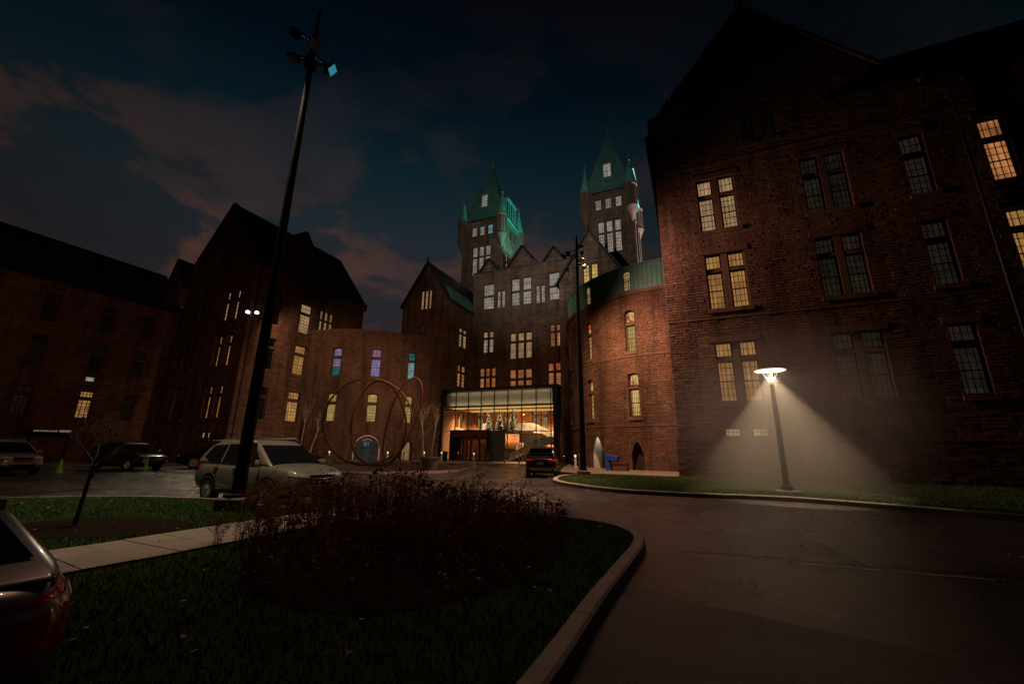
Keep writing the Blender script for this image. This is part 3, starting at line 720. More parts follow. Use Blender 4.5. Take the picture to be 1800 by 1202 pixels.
# the two gabled blocks
for s_a, s_b, mirror in ((-39.3, -31.0, False), (-14.4, -6.1, True)):
    HO = []; WI = []; mid = (s_a+s_b)/2
    PB = lambda u, v, o: (u-S0, -7.0-o, v)
    addw(mid-.95, mid+.95, 21.5, 24.5, lights=2 if mirror else 3, pane='lit_yellow' if mirror else 'lit_pale', mull=.22, bars=(2, 6), rail=mirror)
    for a, b in ((4.3, 7.9), (10, 13.65), (15.3, 19.1)): addw(mid-.9, mid+.9, a, b, lights=2, transom=a+2.4, pane='lit_dim')
    bt = lambda u: 22.4+6.6*(1-abs(u-mid)/((s_b-s_a)/2))
    wall(B, PB, s_a, s_b, -.05, bt, HO, 43+mirror, course=.26, lr=(.4, 1.0), brk=(mid,))
    for h, k in WI: window(B, PB, h, **k)
    for zz in (14.6, 20.6): band(B, PB, s_a, s_b, zz, zz+.18, .07)
    x0, x1, xm = s_a-S0, s_b-S0, mid-S0
    roofpoly(B, [[(x0-.35, -7.3, 22.1), (xm, -7.3, 29.05), (xm, 9, 29.05), (x0-.35, 9, 22.1)], [(x1+.35, -7.3, 22.1), (xm, -7.3, 29.05), (xm, 9, 29.05), (x1+.35, 9, 22.1)]])
    mb = MB(); mb.lathe([(.12, 0), (.16, .25), (.08, .35), (.18, .5), (.06, .65), (.03, 1.3)], 8, (xm, -7.2, 29.1)); mb.obj('finial', M['black_metal'], B)
    if not mirror:   # court-facing side wall with its own windows and a copper lean-to
        PS = lambda u, v, o: (s_b-S0+o, u-TF, v)
        HO = []; WI = []
        for a, b, p in ((16.2, 19.2, 'lit_pale'), (10.2, 13.5, 'lit_orange')): addw(51.2, 53.6, a, b, lights=2, transom=a+2.1, pane=p, mull=.25, bars=(2, 4))
        addw(51.2, 53.6, 4.3, 7.6, lights=2, transom=6.4, pane='lit_orange')
        wall(B, PS, 48.02, 55.0, -.05, 22.3, HO, 45, course=.26, lr=(.4, 1.0))
        for h, k in WI: window(B, PS, h, **k)
        band(B, PS, 48.0, 55.0, 22.1, 22.45, .25, name='cornice')
        roofpoly(B, [[(x1+.30, -7.0, 22.5), (x1+.30, 0, 22.5), (x1-.75, 0, 24.6), (x1-.75, -7.0, 24.6)]], 'copper_lean_to', 'copper', .28)
    else:
        mb = MB(); mb.quad((x0, -7, 0), (x0, 0, 0), (x0, 0, 22.3), (x0, -7, 22.3)); mb.obj('side_wall', M['sandstone'], B)
    mb = MB(); xo = x0 if not mirror else x1; mb.quad((xo, -7, 0), (xo, 9, 0), (xo, 9, 22.3), (xo, -7, 22.3)); mb.obj('outer_wall', M['sandstone'], B)
# towers
for ti, (s_a, s_b, pane) in enumerate(((-39.0, -30.4, 'lit_white'), (-14.0, -6.2, 'lit_white'))):
    ta, tb_ = 64.0, 72.4; mid = (s_a+s_b)/2; wdt = s_b-s_a
    PT = lambda u, v, o: (u-S0, ta-TF-o, v); PS = lambda u, v, o: (s_b-S0+o, u-TF, v)
    HO = []; WI = []
    addw(mid-1.95, mid+1.95, 33.6, 39.6, lights=3, transom=37.3, pane=pane, mull=.35, bars=(3, 6), bar=.05)
    for k in (-1, 0, 1): addw(mid-.55+k*1.75, mid+.55+k*1.75, 41.9, 44.0, pane='lit_cyan' if (ti == 0 and k == 1) else pane, bars=(3, 3), bar=.05)
    wall(B, PT, s_a, s_b, 19, 45.2, HO, 51+ti, course=.3, lr=(.45, 1.1))
    for h, k in WI: window(B, PT, h, **k)
    HO = []; WI = []
    for u in (66.2, 68.9): addw(u, u+1.0, 33.0, 38.5, transom=36.5, pane='lit_white', bars=(2, 5))
    for u in (65.6, 67.7, 69.8): addw(u, u+.9, 41.9, 44.0, pane='lit_none')
    wall(B, PS, ta, tb_, 19, 45.2, HO, 55+ti, course=.3, lr=(.45, 1.1))
    for h, k in WI: window(B, PS, h, **k)
    for a, b, c, d in (((s_a, tb_), (s_b, tb_), 0, 0), ((s_a, ta), (s_a, tb_), 0, 0)):
        mb = MB(); mb.quad((a[0]-S0, a[1]-TF, 19), (b[0]-S0, b[1]-TF, 19), (b[0]-S0, b[1]-TF, 45.2), (a[0]-S0, a[1]-TF, 45.2)); mb.obj('tower_wall', M['sandstone'], B)
    for zz, o in ((40.6, .16), (44.6, .28), (32.2, .12)): band(B, PT, s_a-.1, s_b+.1, zz, zz+.4, o); band(B, PS, ta, tb_, zz, zz+.4, o)
    for k in range(9): mb = MB(); mb.pbox(PT, s_a+.5+k*(wdt-1.3)/8, s_a+.8+k*(wdt-1.3)/8, 40.1, 40.58, -.02, .2); mb.obj('corbel', M['trim_stone'], B)
    for k in range(9): mb = MB(); mb.pbox(PS, ta+.5+k*.9, ta+.8+k*.9, 40.1, 40.58, -.02, .2); mb.obj('corbel', M['trim_stone'], B)
    # buttress strips on the court side
    for u in (ta+.05, ta+4.0, tb_-.9): mb = MB(); mb.pbox(PS, u, u+.8, 19, 40.0, -.02, .35); mb.obj('buttress', M['sandstone'], B)
    # copper roof: steep with a flared foot
    x0, x1, y0, y1 = s_a-S0-.35, s_b-S0+.35, ta-TF-.35, tb_-TF+.35; xm, ym = (x0+x1)/2, (y0+y1)/2
    def ring(f, zz, dx=0): return [(xm-(xm-x0)*f-dx*0, ym-(ym-y0)*f, zz), (xm+(x1-xm)*f, ym-(ym-y0)*f, zz), (xm+(x1-xm)*f, ym+(y1-ym)*f, zz), (xm-(xm-x0)*f, ym+(y1-ym)*f, zz)]
    rm = MB(); rings = [ring(1, 45.2), ring(.90, 46.3), ring(.035, 60.0)]
    for a, b in zip(rings, rings[1:]):
        for k in range(4): rm.quad(a[k], a[(k+1) % 4], b[(k+1) % 4], b[k])
    rm.quad(*rings[-1]); rf = rm.obj('roof', M['copper_dark'], B, recalc=True)
    rib = MB()
    for k in range(4): rib.tube([rings[0][k], rings[1][k], rings[2][k]], .10, 6)
    for f in (-.6, -.3, 0, .3, .6):   # standing seams on the two visible slopes
        for sx, sy in ((0, -1), (1, 0)):
            def pt(fr, zz, f_): return (xm+(x1-xm)*fr*(sx if sx else f), ym+(y1-ym)*fr*(sy if sy else f), zz)
            rib.tube([pt(.90, 46.32, f), pt(.06, 59.6, f)], .035, 4)
    rib.obj('roof_ribs', M['copper_dark'], rf)
    mb = MB(); mb.lathe([(.25, 0), (.34, .3), (.12, .5), (.28, .8), (.08, 1.1), (.03, 2.4)], 8, (xm, ym, 59.9)); mb.obj('finial', M['copper'], rf)
    # window in the roof slope, front
    def dormer(face, zb, w, hgt, pm, name='dormer'):
        mb = MB(); f = (60-zb)/13.7*.865+.035
        if face == 'f': D = lambda u, v, o: (xm+u, ym-(ym-y0)*f-o, v)
        else: D = lambda u, v, o: (xm+(x1-xm)*f+o, ym+u, v)
        mb.pbox(D, -w/2-.25, -w/2, zb, zb+hgt, -2.2, .12); mb.pbox(D, w/2, w/2+.25, zb, zb+hgt, -2.2, .12); mb.pbox(D, -w/2-.35, w/2+.35, zb+hgt, zb+hgt+.22, -2.4, .25); mb.pbox(D, -w/2-.3, w/2+.3, zb-.25, zb, -1, .2)
        d = mb.obj(name, M['copper'], rf); pmb = MB(); pmb.pbox(D, -w/2, w/2, zb, zb+hgt, -.12, -.05); pmb.obj('pane', M[pm], d)
        gm = MB(); gm.pbox(D, -.03, .03, zb, zb+hgt, -.05, .0); gm.pbox(D, -w/2, w/2, zb+hgt*.5-.03, zb+hgt*.5+.03, -.05, .0); gm.obj('glazing_bars', M['lead'], d)
    dormer('f', 48.6, 1.25, 2.7, 'lit_white')
    dormer('s', 46.8, 3.6, 3.6, 'lit_none')
    # columns and balustrade of the court-side dormer, an open gallery of copper
    fz = lambda zz: (60-zz)/13.7*.865+.035
    for u in (-1.9, -1.0, 0, 1.0, 1.9):
        mb = MB(); xo = xm+(x1-xm)*fz(46.8)+.55; mb.tube([(xo, ym+u, 45.6), (xo, ym+u, 50.0)], .11, 8); mb.obj('column', M['copper_bright'], rf)
    mb = MB(); xo = xm+(x1-xm)*fz(46.8)+.55; mb.box(xo-.2, xo+.2, ym-2.2, ym+2.2, 50.0, 50.35); mb.box(xo-.25, xo+.3, ym-3.3, ym+3.3, 45.3, 45.6); mb.obj('gallery_beam', M['copper_bright'], rf)
    for k in range(12): mb = MB(); mb.box(xo+.05, xo+.15, ym-3.2+k*.58, ym-3.1+k*.58, 44.3, 45.3); mb.obj('baluster', M['copper_bright'], rf)
    # corner turrets
    for tx, ty in ((x0+.35, y0+.35), (x1-.35, y0+.35), (x1-.35, y1-.35), (x0+.35, y1-.35)):
        tm = MB(); tm.lathe([(.15, 38.6), (.55, 39.8), (.95, 40.9), (1.05, 41.2), (.95, 41.35), (.95, 45.0), (1.12, 45.2), (1.12, 45.5)], 12, (tx, ty, 0)); tu = tm.obj('turret', M['trim_stone'], B)
        tm = MB(); tm.lathe([(1.10, 45.5), (.95, 46.2), (.12, 50.2), (.2, 50.4), (.05, 50.7), (.03, 52.0)], 12, (tx, ty, 0)); tm.obj('turret_roof', M['copper_bright'], tu)
        tm = MB()
        for k in range(12): a = R(k*30+15); tm.box(tx+.93*math.cos(a)-.09, tx+.93*math.cos(a)+.09, ty+.93*math.sin(a)-.09, ty+.93*math.sin(a)+.09, 41.3, 44.9)
        tm.obj('turret_shafts', M['trim_stone'], tu)
# tower floodlights standing on the roofs
def roof_flood(label, s, t, z_, tgt, power, col, size=70):
    r = root('floodlight', label, 'floodlight', tuple(wxy(s, t, z_)), -TH)
    mb = MB(); mb.box(-.3, .3, -.3, .3, 0, .12); mb.tube([(0, 0, .1), (0, 0, .6)], .05); mb.obj('base', M['black_metal'], r)
    mb = MB(); mb.box(-.22, .22, -.16, .16, .55, .95); mb.obj('housing', M['black_metal'], r)
    d = wxy(*tgt)-wxy(s, t, z_+1.1); dl = Vector((d.x*CT-d.y*ST, d.x*ST+d.y*CT, d.z))
    o = light('SPOT', 'floodlight_beam', (0, 0, 1.1), power, col, r, spot_size=R(size), spot_blend=.6, shadow_soft_size=.15); o.rotation_euler = dl.to_track_quat('-Z', 'Y').to_euler()
roof_flood('black floodlight on the roof casting green light over the first copper tower', -23.5, 62.6, 31.55, (-31, 68, 48), 14000, (.18, 1, .85), 60)
roof_flood('black floodlight on the ground casting white light over the second copper tower', 5.0, 68.5, 0, (-6.2, 68.5, 38), 380000, (.86, .95, 1), 34)

# ------------------------------------------------------------------ left ward building
S0, T0 = -44.2, 28.0
B = building('ward_building', 'dark red stone building with a twin floodlight on its corner and steep slate roof', S0, T0)
PS = lambda u, v, o: (o, u-T0, v); PF = lambda u, v, o: (u-S0, -o, v)
HO = []; WI = []
for i, (a, b) in enumerate(ROWS):
    addw(34.45, 36.05, a, b, lights=1, transom=a+2.45, pane=('lit_amber', 'lit_amber', 'lit_pale')[i], bars=(4, 6))
addw(37.4, 39.6, 15.3, 19.1, lights=3, transom=17.7, pane='lit_pale', mull=.3, bars=(2, 4))
for a, b in ROWS: addw(30.4, 31.8, a, b, lights=1, transom=a+2.45, pane='lit_none')
addw(33.2, 34.2, 23.0, 25.2, pane='lit_none')
stp = lambda u: max(22, 28.5-abs(u-33.6)*1.42)
wall(B, PS, 28.02, 45, -.05, stp, HO, 61, course=.24, lr=(.35, .95), brk=(33.6, 33.6-4.577, 33.6+4.577))
for h, k in WI: window(B, PS, h, **k)
HO = []; WI = []
for i, (a, b) in enumerate(ROWS):
    addw(-49.3, -46.1, a, b, lights=2, transom=a+2.45, pane=('lit_orange', 'lit_orange', 'lit_pale')[i] , mull=.4, off=-.55, curtain=.80)
    addw(-54.8, -52.6, a, b, lights=2, transom=a+2.45, pane='lit_none', mull=.35)
addw(-51.6, -49.8, 21.5, 24.5, lights=2, pane='lit_none', mull=.4)
addw(-48.6, -47.0, 2.2, 2.85, lights=2, pane='lit_pale', bars=(2, 1), rail=False, mull=.3)
fg = lambda u: max(22, 31.0-abs(u+50.7)*1.385)
wall(B, PF, -57.2, -44.2, -.05, fg, HO, 62, course=.24, lr=(.35, .95), brk=(-50.7,), depth=.62)
for h, k in WI: window(B, PF, h, **k)
for zz in (9.2, 14.6): band(B, PF, -57.2, -44.2, zz, zz+.16, .05); band(B, PS, 28.0, 45, zz, zz+.16, .05)
roofpoly(B, [[(-6.5, -.2, 30.9), (.35, -.2, 21.8), (.35, 17.2, 21.8), (-6.5, 17.2, 30.9)], [(-6.5, -.2, 30.9), (-13.3, -.2, 21.8), (-13.3, 17.2, 21.8), (-6.5, 17.2, 30.9)],
             [(.1, 5.6, 28.6), (.1, .9, 22), (-6, .9, 22), (-4.8, 5.6, 28.6)], [(.1, 5.6, 28.6), (.1, 10.3, 22), (-6, 10.3, 22), (-4.8, 5.6, 28.6)]])
coping(B, [(-13, 22), (-6.5, 31.0), (0, 22)])
mb = MB(); mb.quad((0, 17, 0), (-13, 17, 0), (-13, 17, 22), (0, 17, 22)); mb.add([(0, 17, 22), (-13, 17, 22), (-6.5, 17, 30.9)], [(0, 1, 2)]); mb.obj('rear_wall', M['sandstone'], B)
mb = MB(); mb.box(-.5, .25, 16.6, 17.3, 21.4, 22.4); mb.obj('kneeler_stone', M['trim_stone'], B)
mb = MB(); mb.tube([(.14, .5, .1), (.14, .5, 21.8)], .08, 8); mb.obj('downpipe', M['black_metal'], B)
mb = MB(); mb.tube([(.14, 8.9, .1), (.14, 8.9, 21.8)], .08, 8); mb.obj('downpipe', M['black_metal'], B)

# wing running towards the road at the far side of the car park
S0, T0 = -60, 2
B = building('ward_wing', 'long black slate roofed stone wing with one lit window behind the parked cars', S0, T0)
PS = lambda u, v, o: (o, u-T0, v)
HO = []; WI = []
for u in (8.2, 12.6, 17.2, 21.9, 25.6):
    for i, (a, b) in enumerate(((4.1, 7.0), (9.0, 12.2), (13.6, 16.6))):
        lit = u == 21.9 and i == 0
        addw(u, u+1.15, a, b, lights=1, transom=a+2.0, pane='lit_amber' if lit else 'lit_none', bars=(3, 5), bar=.06)
addw(21.95, 22.85, 8.75, 8.98, pane='lit_white', bars=(1, 1), rail=False, lintel=False, sill=False)
HO[-1].v0, HO[-1].v1 = 8.0, 8.62; WI[-1] = (HO[-1], WI[-1][1])
wall(B, PS, 2, 29.5, -.05, 18.0, HO, 71, course=.3, lr=(.4, 1.1))
for h, k in WI: window(B, PS, h, **k)
PW = lambda u, v, o: (u-S0, 27.5-T0+2-o, v)
wall(B, PW, -60, -57.0, 0, 20.5, [], 72, stones=False)
roofpoly(B, [[(.4, 0, 17.8), (.4, 27.5, 17.8), (-6, 27.5, 24.2), (-6, 0, 24.2)], [(-12, 0, 17.8), (-12, 27.5, 17.8), (-6, 27.5, 24.2), (-6, 0, 24.2)],
             [(1.5, 25, 24.4), (.3, 25, 21), (.3, 29, 21), (1.5, 29, 24.4)], [(1.5, 25, 24.4), (4, 25, 20.3), (4, 29, 20.3), (1.5, 29, 24.4)]])
mb = MB(); mb.add([(0, 25.2, 18), (3.2, 25.2, 18), (3.2, 25.2, 21.2), (1.5, 25.2, 24.3), (.2, 25.2, 21)], [(0, 1, 2, 3, 4)]); mb.quad((3.2, 25.2, 18), (3.2, 29, 18), (3.2, 29, 21), (3.2, 25.2, 21)); mb.obj('gablet', M['sandstone'], B)
# canopy over the side door
r = root('entrance_canopy', 'flat canopy with a pale lit edge on the far dark wing', 'canopy', tuple(wxy(-59.9, 18.4)), -TH)
mb = MB(); mb.box(0, 1.8, 0, 3.0, 2.55, 2.8); mb.obj('slab', M['black_metal'], r)
mb = MB(); mb.box(1.8, 1.84, .2, 1.9, 2.58, 2.72); mb.box(1.8, 1.84, 2.0, 2.9, 2.56, 2.78); mb.obj('light_strip', M['sign_glow'], r)
for y in (.15, 2.85): mb = MB(); mb.tube([(1.7, y, 0), (1.7, y, 2.56)], .06); mb.obj('post', M['black_metal'], r)

# ------------------------------------------------------------------ glass entrance pavilion
GT = 47.4; G0, G1 = -30.85, -14.55; S0 = -22.7; GZ = 8.85
B = root('glass_entrance', 'two storey glass entrance hall with dark metal frame glowing orange between stone blocks', 'entrance hall', tuple(wxy(S0, GT)), -TH)
x0, x1 = G0-S0, G1-S0; dp = 6.8
mb = MB(); mb.box(x0, x1, -.25, dp, GZ, GZ+.32); mb.obj('roof', M['black_metal'], B)
mb = MB(); mb.box(x0, x0+.16, -.2, .5, 0, GZ); mb.obj('end_fin', M['black_metal'], B)
mb = MB(); mb.box(x1-.60, x1, -.25, 1.6, 0, GZ); mb.obj('end_pier', M['black_metal'], B)
mb = MB(); mb.box(x0+.2, x1-.77, .9, dp-.1, 6.75, 6.9); mb.box(x0+.2, x1-.77, .9, 1.0, 6.9, GZ); cl_ = mb.obj('soffit', M['white_metal'], B)
mb = MB(); mb.box(x0+.9, x1-1.0, 1.15, 1.35, 6.62, 6.74); mb.box(x0+.9, x1-1.0, dp-.5, dp-.35, 6.62, 6.74); mb.obj('cove_light', M['cove_glow'], cl_)
mx = [x0+.2+(x1-.95-x0-.2)*k/8 for k in range(9)]
lev = [0, 3.62, 6.35, GZ]
for x in mx: mb = MB(); mb.box(x-.04, x+.04, -.05, .12, 0, GZ); mb.obj('mullion', M['black_metal'], B)
for zz in lev[1:3]: mb = MB(); mb.box(x0+.2, x1-.75, -.03, .1, zz-.045, zz+.045); mb.obj('transom', M['black_metal'], B)
mb = MB(); mb.box(x0+.2, x1-.75, -.06, .16, 0, .1); mb.obj('base_rail', M['black_metal'], B)
pm = {}
for i in range(8):
    for j in range(3):
        w_ = round(mx[i+1]-mx[i], 3); key = (w_, j)
        if key not in pm: q = MB(); q.box(.06, w_-.06, 0, .02, .05, lev[j+1]-lev[j]-.05); pm[key] = q.mesh('pane'); pm[key].materials.append(M['clear_glass'])
        if j == 0 and i in (1, 2, 3): continue
        o = bpy.data.objects.new('pane', pm[key]); COL.objects.link(o); o.parent = B; o.location = (mx[i], .03, lev[j])
# upper frieze panels behind the glass
for i in range(8): mb = MB(); mb.box(mx[i]+.02, mx[i+1]-.02, .6, .66, 6.95, GZ-.05); mb.obj('frieze_panel', M['plaster'], B)
mb = MB(); mb.box(x0+.2, x1-.77, .2, dp-.1, .012, .05); mb.obj('floor', M['paving'], B)
# portal with doors
pv = MB(); px0, px1 = mx[1]-.15, mx[4]-.2
pv.box(px0, px0+.55, -.9, 1.2, 0, 3.75); pv.box(px1-.35, px1, -.9, 1.2, 0, 3.75); pv.box(px0+.552, px1-.352, -.9, 1.2, 2.75, 3.75); po = pv.obj('portal', M['black_metal'], B)
mb = MB(); mb.box(px0+.5, px1-.3, -.95, -.905, 2.95, 3.5); mb.obj('portal_fascia', M['carpet_red'], po)
nw = 4; ww = (px1-.37-px0-.57)/nw
for k in range(nw):
    a = px0+.57+k*ww; mb = MB(); mb.box(a, a+.09, -.5, -.4, 0, 2.74); mb.box(a+ww-.09, a+ww, -.5, -.4, 0, 2.74); mb.box(a+.092, a+ww-.092, -.5, -.4, 2.6, 2.74); mb.box(a+.092, a+ww-.092, -.5, -.4, 0, .2); d = mb.obj('door', M['door_dark'], po)
    mb = MB(); mb.box(a+.09, a+ww-.09, -.46, -.44, .2, 2.6); mb.obj('pane', M['door_glass'], d)
    mb = MB(); mb.tube([(a+(ww-.2 if k % 2 == 0 else .2), -.56, .8), (a+(ww-.2 if k % 2 == 0 else .2), -.56, 1.7)], .025); mb.obj('handle', M['steel'], d)
mb = MB(); mb.box(px1+.02, px1+2.0, -.45, -.35, .05, 3.6); mb.obj('side_screen', M['steel'], B)
# stair: lower flight, landing and gallery, white panels
def inclined(mb, xa, za, xb, zb, y0_, y1_, h_): mb.hexa([(xa, y0_, za), (xb, y0_, zb), (xb, y1_, zb), (xa, y1_, za), (xa, y0_, za+h_), (xb, y0_, zb+h_), (xb, y1_, zb+h_), (xa, y1_, za+h_)])
st = MB(); sx0, sx1 = mx[5]-.5, mx[7]+.3
inclined(st, sx0, .2, sx1, 2.25, 1.8, 1.88, .75); st.box(sx1, x1-.8, 1.8, 1.88, 2.25, 3.0); inclined(st, mx[6]+.2, 4.0, x1-.8, 2.35, 3.4, 3.48, .8); st.box(mx[2]+.4, mx[6]+.2, 3.4, 3.48, 3.75, 4.8)
so = st.obj('stair_balustrade', M['concrete'], B)
for k in range(12):
    f = k/12; mb = MB(); mb.box(sx0+(sx1-sx0)*f, sx0+(sx1-sx0)*(f+.09), 1.88, 3.3, .05+2.05*f, .22+2.05*f); mb.obj('stair_tread', M['concrete'], so)
mb = MB(); mb.box(sx1, x1-.8, 1.88, 3.3, 2.05, 2.25); mb.box(mx[1]+.4, mx[6]+.3, 3.5, dp-.2, 3.55, 3.75); mb.obj('gallery_floor', M['concrete_dark'], so)
mb = MB(); mb.box(mx[5]+.1, mx[7], 3.6, 3.7, .05, 3.5); mb.obj('under_stair_wall', M['wood_dark'], B)
mb = MB(); mb.box(mx[5]-.2, mx[5]+.75, 3.3, 3.4, .05, 2.3); d = mb.obj('inner_door', M['plaster'], B)
mb = MB(); mb.box(mx[5]+.1, mx[5]+.5, 3.24, 3.29, 1.9, 2.15); mb.obj('exit_sign', M['neon_red'], d)
mb = MB(); mb.lathe([(.02, 0), (.16, .15), (.2, .5), (.16, .9), (.03, 1.05)], 12, (mx[5]+.45, 4.4, 5.0)); mb.obj('red_lantern', M['lit_red'], B)
for k, x in enumerate((x0+2.5, 0, x1-3)): light('AREA', 'hall_ceiling_lamp', (x, 4.6, 6.6), 5500, (1, .50, .18), B, shape='RECTANGLE', size=3.6, size_y=1.6, spread=R(120))
for k, x in enumerate((x0+3, x1-4)): light('AREA', 'hall_ceiling_lamp', (x, 4.6, 3.4), 420, (1, .62, .32), B, shape='RECTANGLE', size=3, size_y=1.6, spread=R(120))
for x in (x0+3.5, x1-4): light('AREA', 'hall_front_lamp', (x, 2.0, 6.6), 800, (1, .64, .36), B, shape='RECTANGLE', size=4, size_y=.8, spread=R(120))
light('AREA', 'frieze_fill', (0, .32, GZ-.06), 26, (1, .76, .46), B, shape='RECTANGLE', size=14.5, size_y=.3)  # added fill light, brightens the frieze panels from above
light('AREA', 'frieze_fill', (0, .32, 6.95), 36, (1, .76, .46), B, target=(0, .5, 9), shape='RECTANGLE', size=14.5, size_y=.25)  # matching fill added below, shining up the frieze
# lit fir trees on the gallery
def fir(x, hgt, label):
    r = root('christmas_tree', label, 'christmas tree', tuple(wxy(S0+x, GT+2.9, 3.63)), -TH, 'slim christmas trees in the hall')
    rn = random.Random(int(hgt*100)); tb = MB(); tb.tube([(0, 0, 0), (0, 0, hgt)], [.06, .02], 6); tb.obj('trunk', M['bark'], r)
    fm = MB(); bl = MB()
    for k in range(260):
        f = rn.random()**.8; zz = .25+f*(hgt-.3); rr = (1-f)*.55+.06; a = rn.uniform(0, 6.28); p = Vector((rr*math.cos(a), rr*math.sin(a), zz-.15)); q = Vector((0, 0, zz+.1)); s_ = Vector((-math.sin(a), math.cos(a), 0))*.09
        fm.add([tuple(q-s_*.3), tuple(q+s_*.3), tuple(p+s_), tuple(p-s_)], [(0, 1, 2, 3)])
        if k % 3 == 0:
            c = p*1.03; e = .032; bl.add([(c.x+e, c.y, c.z), (c.x-e, c.y, c.z), (c.x, c.y+e, c.z), (c.x, c.y-e, c.z), (c.x, c.y, c.z+e), (c.x, c.y, c.z-e)], [(0, 2, 4), (2, 1, 4), (1, 3, 4), (3, 0, 4), (2, 0, 5), (1, 2, 5), (3, 1, 5), (0, 3, 5)])
    tag(fm.obj('branches', M['fir'], r), kind='stuff'); tag(bl.obj('fairy_lights', M['bulb'], r), kind='stuff')
    mb = MB(); mb.box(-.5, .5, -.5, .5, -.06, .0); mb.obj('stand', M['brown_wood'], r)
for x, hh in ((mx[3]-.3, 2.5), (mx[4]-.55, 2.75), (mx[5]-.6, 2.9)): fir(x, hh, 'slim fir tree covered in white fairy lights above the hall doors')
mb = MB(); mb.box(mx[2]-.2, mx[5]+.3, 2.2, 3.6, 3.40, 3.57); mb.obj('portal_roof', M['black_metal'], B)

# ------------------------------------------------------------------ lamps and poles
def pole_flood(r, hz, arm, aim, lit, power, col, size=95, rz=0):
    """floodlight head on a short arm: yoke, housing, lens and its lamp"""
    dv = (Vector(aim)-Vector((arm[0], arm[1], hz))).normalized(); qd = dv.to_track_quat('-Z', 'Y').to_matrix()
    c = Vector((arm[0], arm[1], hz))
    mb = MB(); mb.tube([(0, 0, hz+.1), (arm[0]*.8, arm[1]*.8, hz+.12), tuple(c)], .035, 6); a = mb.obj('arm', M['black_metal'], r)
    mb = MB(); pts = [(x, y, zz) for zz, s_ in ((.14, .07), (.04, .145), (-.02, .155)) for x, y in ((-s_, -s_), (s_, -s_), (s_, s_), (-s_, s_))]
    pts = [tuple(c+qd @ Vector(p)) for p in pts]; mb.add(pts, [(0, 1, 2, 3)]+[(i+j, i+(j+1) % 4, i+4+(j+1) % 4, i+4+j) for i in (0, 4) for j in range(4)]); h = mb.obj('lamp_head', M['black_metal'], r)
    mb = MB(); mb.add([tuple(c+qd @ Vector((x, y, -.022))) for x, y in ((-.14, -.14), (.14, -.14), (.14, .14), (-.14, .14))], [(0, 1, 2, 3)]); mb.obj('lens', M[lit], h)
    if power:
        l = light('SPOT', 'floodlight_lamp', tuple(c+dv*.12), power, col, r, spot_size=R(size), spot_blend=1.0, shadow_soft_size=.22); l.rotation_euler = dv.to_track_quat('-Z', 'Y').to_euler()
WARM = (1, .64, .38)
# tall pole in the planting
BX, BY = -6.29, 10.07
r = root('light_pole', 'thick black floodlight pole on a concrete block in front of the silver car', 'light pole', (BX, BY, .1))
mb = MB(); mb.lathe([(.44, 0), (.44, .26), (.40, .30)], 4, sq=True); mb.obj('pedestal', M['concrete_dark'], r)
mb = MB(); mb.lathe([(.30, .3), (.30, .36), (.15, .38), (.145, .9), (.066, 14.2), (.05, 14.25), (.04, 14.9), (.01, 15.0)], 16); mb.obj('shaft', M['black_metal'], r, smooth=False)
mb = MB(); mb.lathe([(.13, 12.6), (.17, 12.65), (.17, 12.9), (.13, 12.95)], 12); mb.obj('bracket_collar', M['black_metal'], r)
mb = MB(); mb.box(.14, .2, -.1, .12, 1.0, 1.5); mb.obj('hatch', M['dark_trim'], r)
loc = lambda x, y, zz: (x-BX, y-BY, zz-.1)
pole_flood(r, 12.7, (.62, .1), loc(6.5, 12.0, 3.5), 'teal_glow', 0, WARM)
pole_flood(r, 13.0, (.3, -.5), loc(-2.0, 6.6, 0), 'lit_none', 950, (1, .56, .38), 52)  # head added as fill for the planting bed
pole_flood(r, 13.6, (-.45, -.3), loc(-43, 37, 9), 'lit_none', 5200, (1, .46, .32), 66)  # added fill head, lifts the dark ward front and wing
pole_flood(r, 12.9, (-.5, -.1), loc(-10.5, 10.5, 0), 'lit_none', 3600, (1, .74, .46), 84)
pole_flood(r, 13.3, (-.4, .35), loc(-14, 17, 0), 'lit_none', 1000, (1, .62, .34), 63)
pole_flood(r, 13.1, (.3, .45), loc(7, 71, 41), 'lit_none', 46000, (.88, 1, .92), 46)  # cool wash added as fill to brighten the towers
# pole by the lawn end
MX, MY = 4.35, 25.5
r = root('light_pole', 'tall slim black floodlight pole on the grass behind the stopped black SUV', 'light pole', (MX, MY, .12))
mb = MB(); mb.lathe([(.40, -.1), (.40, .18), (.36, .22)], 12); mb.obj('pedestal', M['concrete'], r)
mb = MB(); mb.lathe([(.27, .22), (.27, .30), (.19, .32), (.18, 1.0), (.085, 15.0), (.05, 15.6), (.01, 15.65)], 14); mb.obj('shaft', M['black_metal'], r)
loc = lambda x, y, zz: (x-MX, y-MY, zz-.12)
pole_flood(r, 14.0, (-.9, -.1), loc(-14, 42.5, 7.5), 'flood_glow', 19000, WARM, 50)
pole_flood(r, 14.5, (-.55, .35), loc(-3, 50, 13), 'lit_dim', 4500, WARM, 75)
pole_flood(r, 14.9, (.35, .2), loc(8, 31, 4), 'lit_dim', 9500, (1, .56, .30), 105)
pole_flood(r, 14.2, (.35, -.25), loc(11.2, 24.1, 10.6), 'lit_dim', 5600, (1, .54, .38), 162)
pole_flood(r, 13.2, (-.7, .3), loc(-10.5, 32, 3.2), 'lit_dim', 2300, WARM, 44)  # extra head added to light the ring sculpture
pole_flood(r, 13.4, (.5, .1), loc(8.6, 31.5, 15), 'lit_dim', 0, (.92, 1, .85), 60)
pole_flood(r, 13.8, (-.35, -.45), loc(-1.5, 21.5, 0), 'lit_dim', 15000, (1, .56, .36), 66)
pole_flood(r, 13.6, (.2, -.5), loc(6.5, 16.5, 0), 'lit_dim', 900, (1, .52, .36), 80)  # second road head, added to brighten the carriageway by the lawn

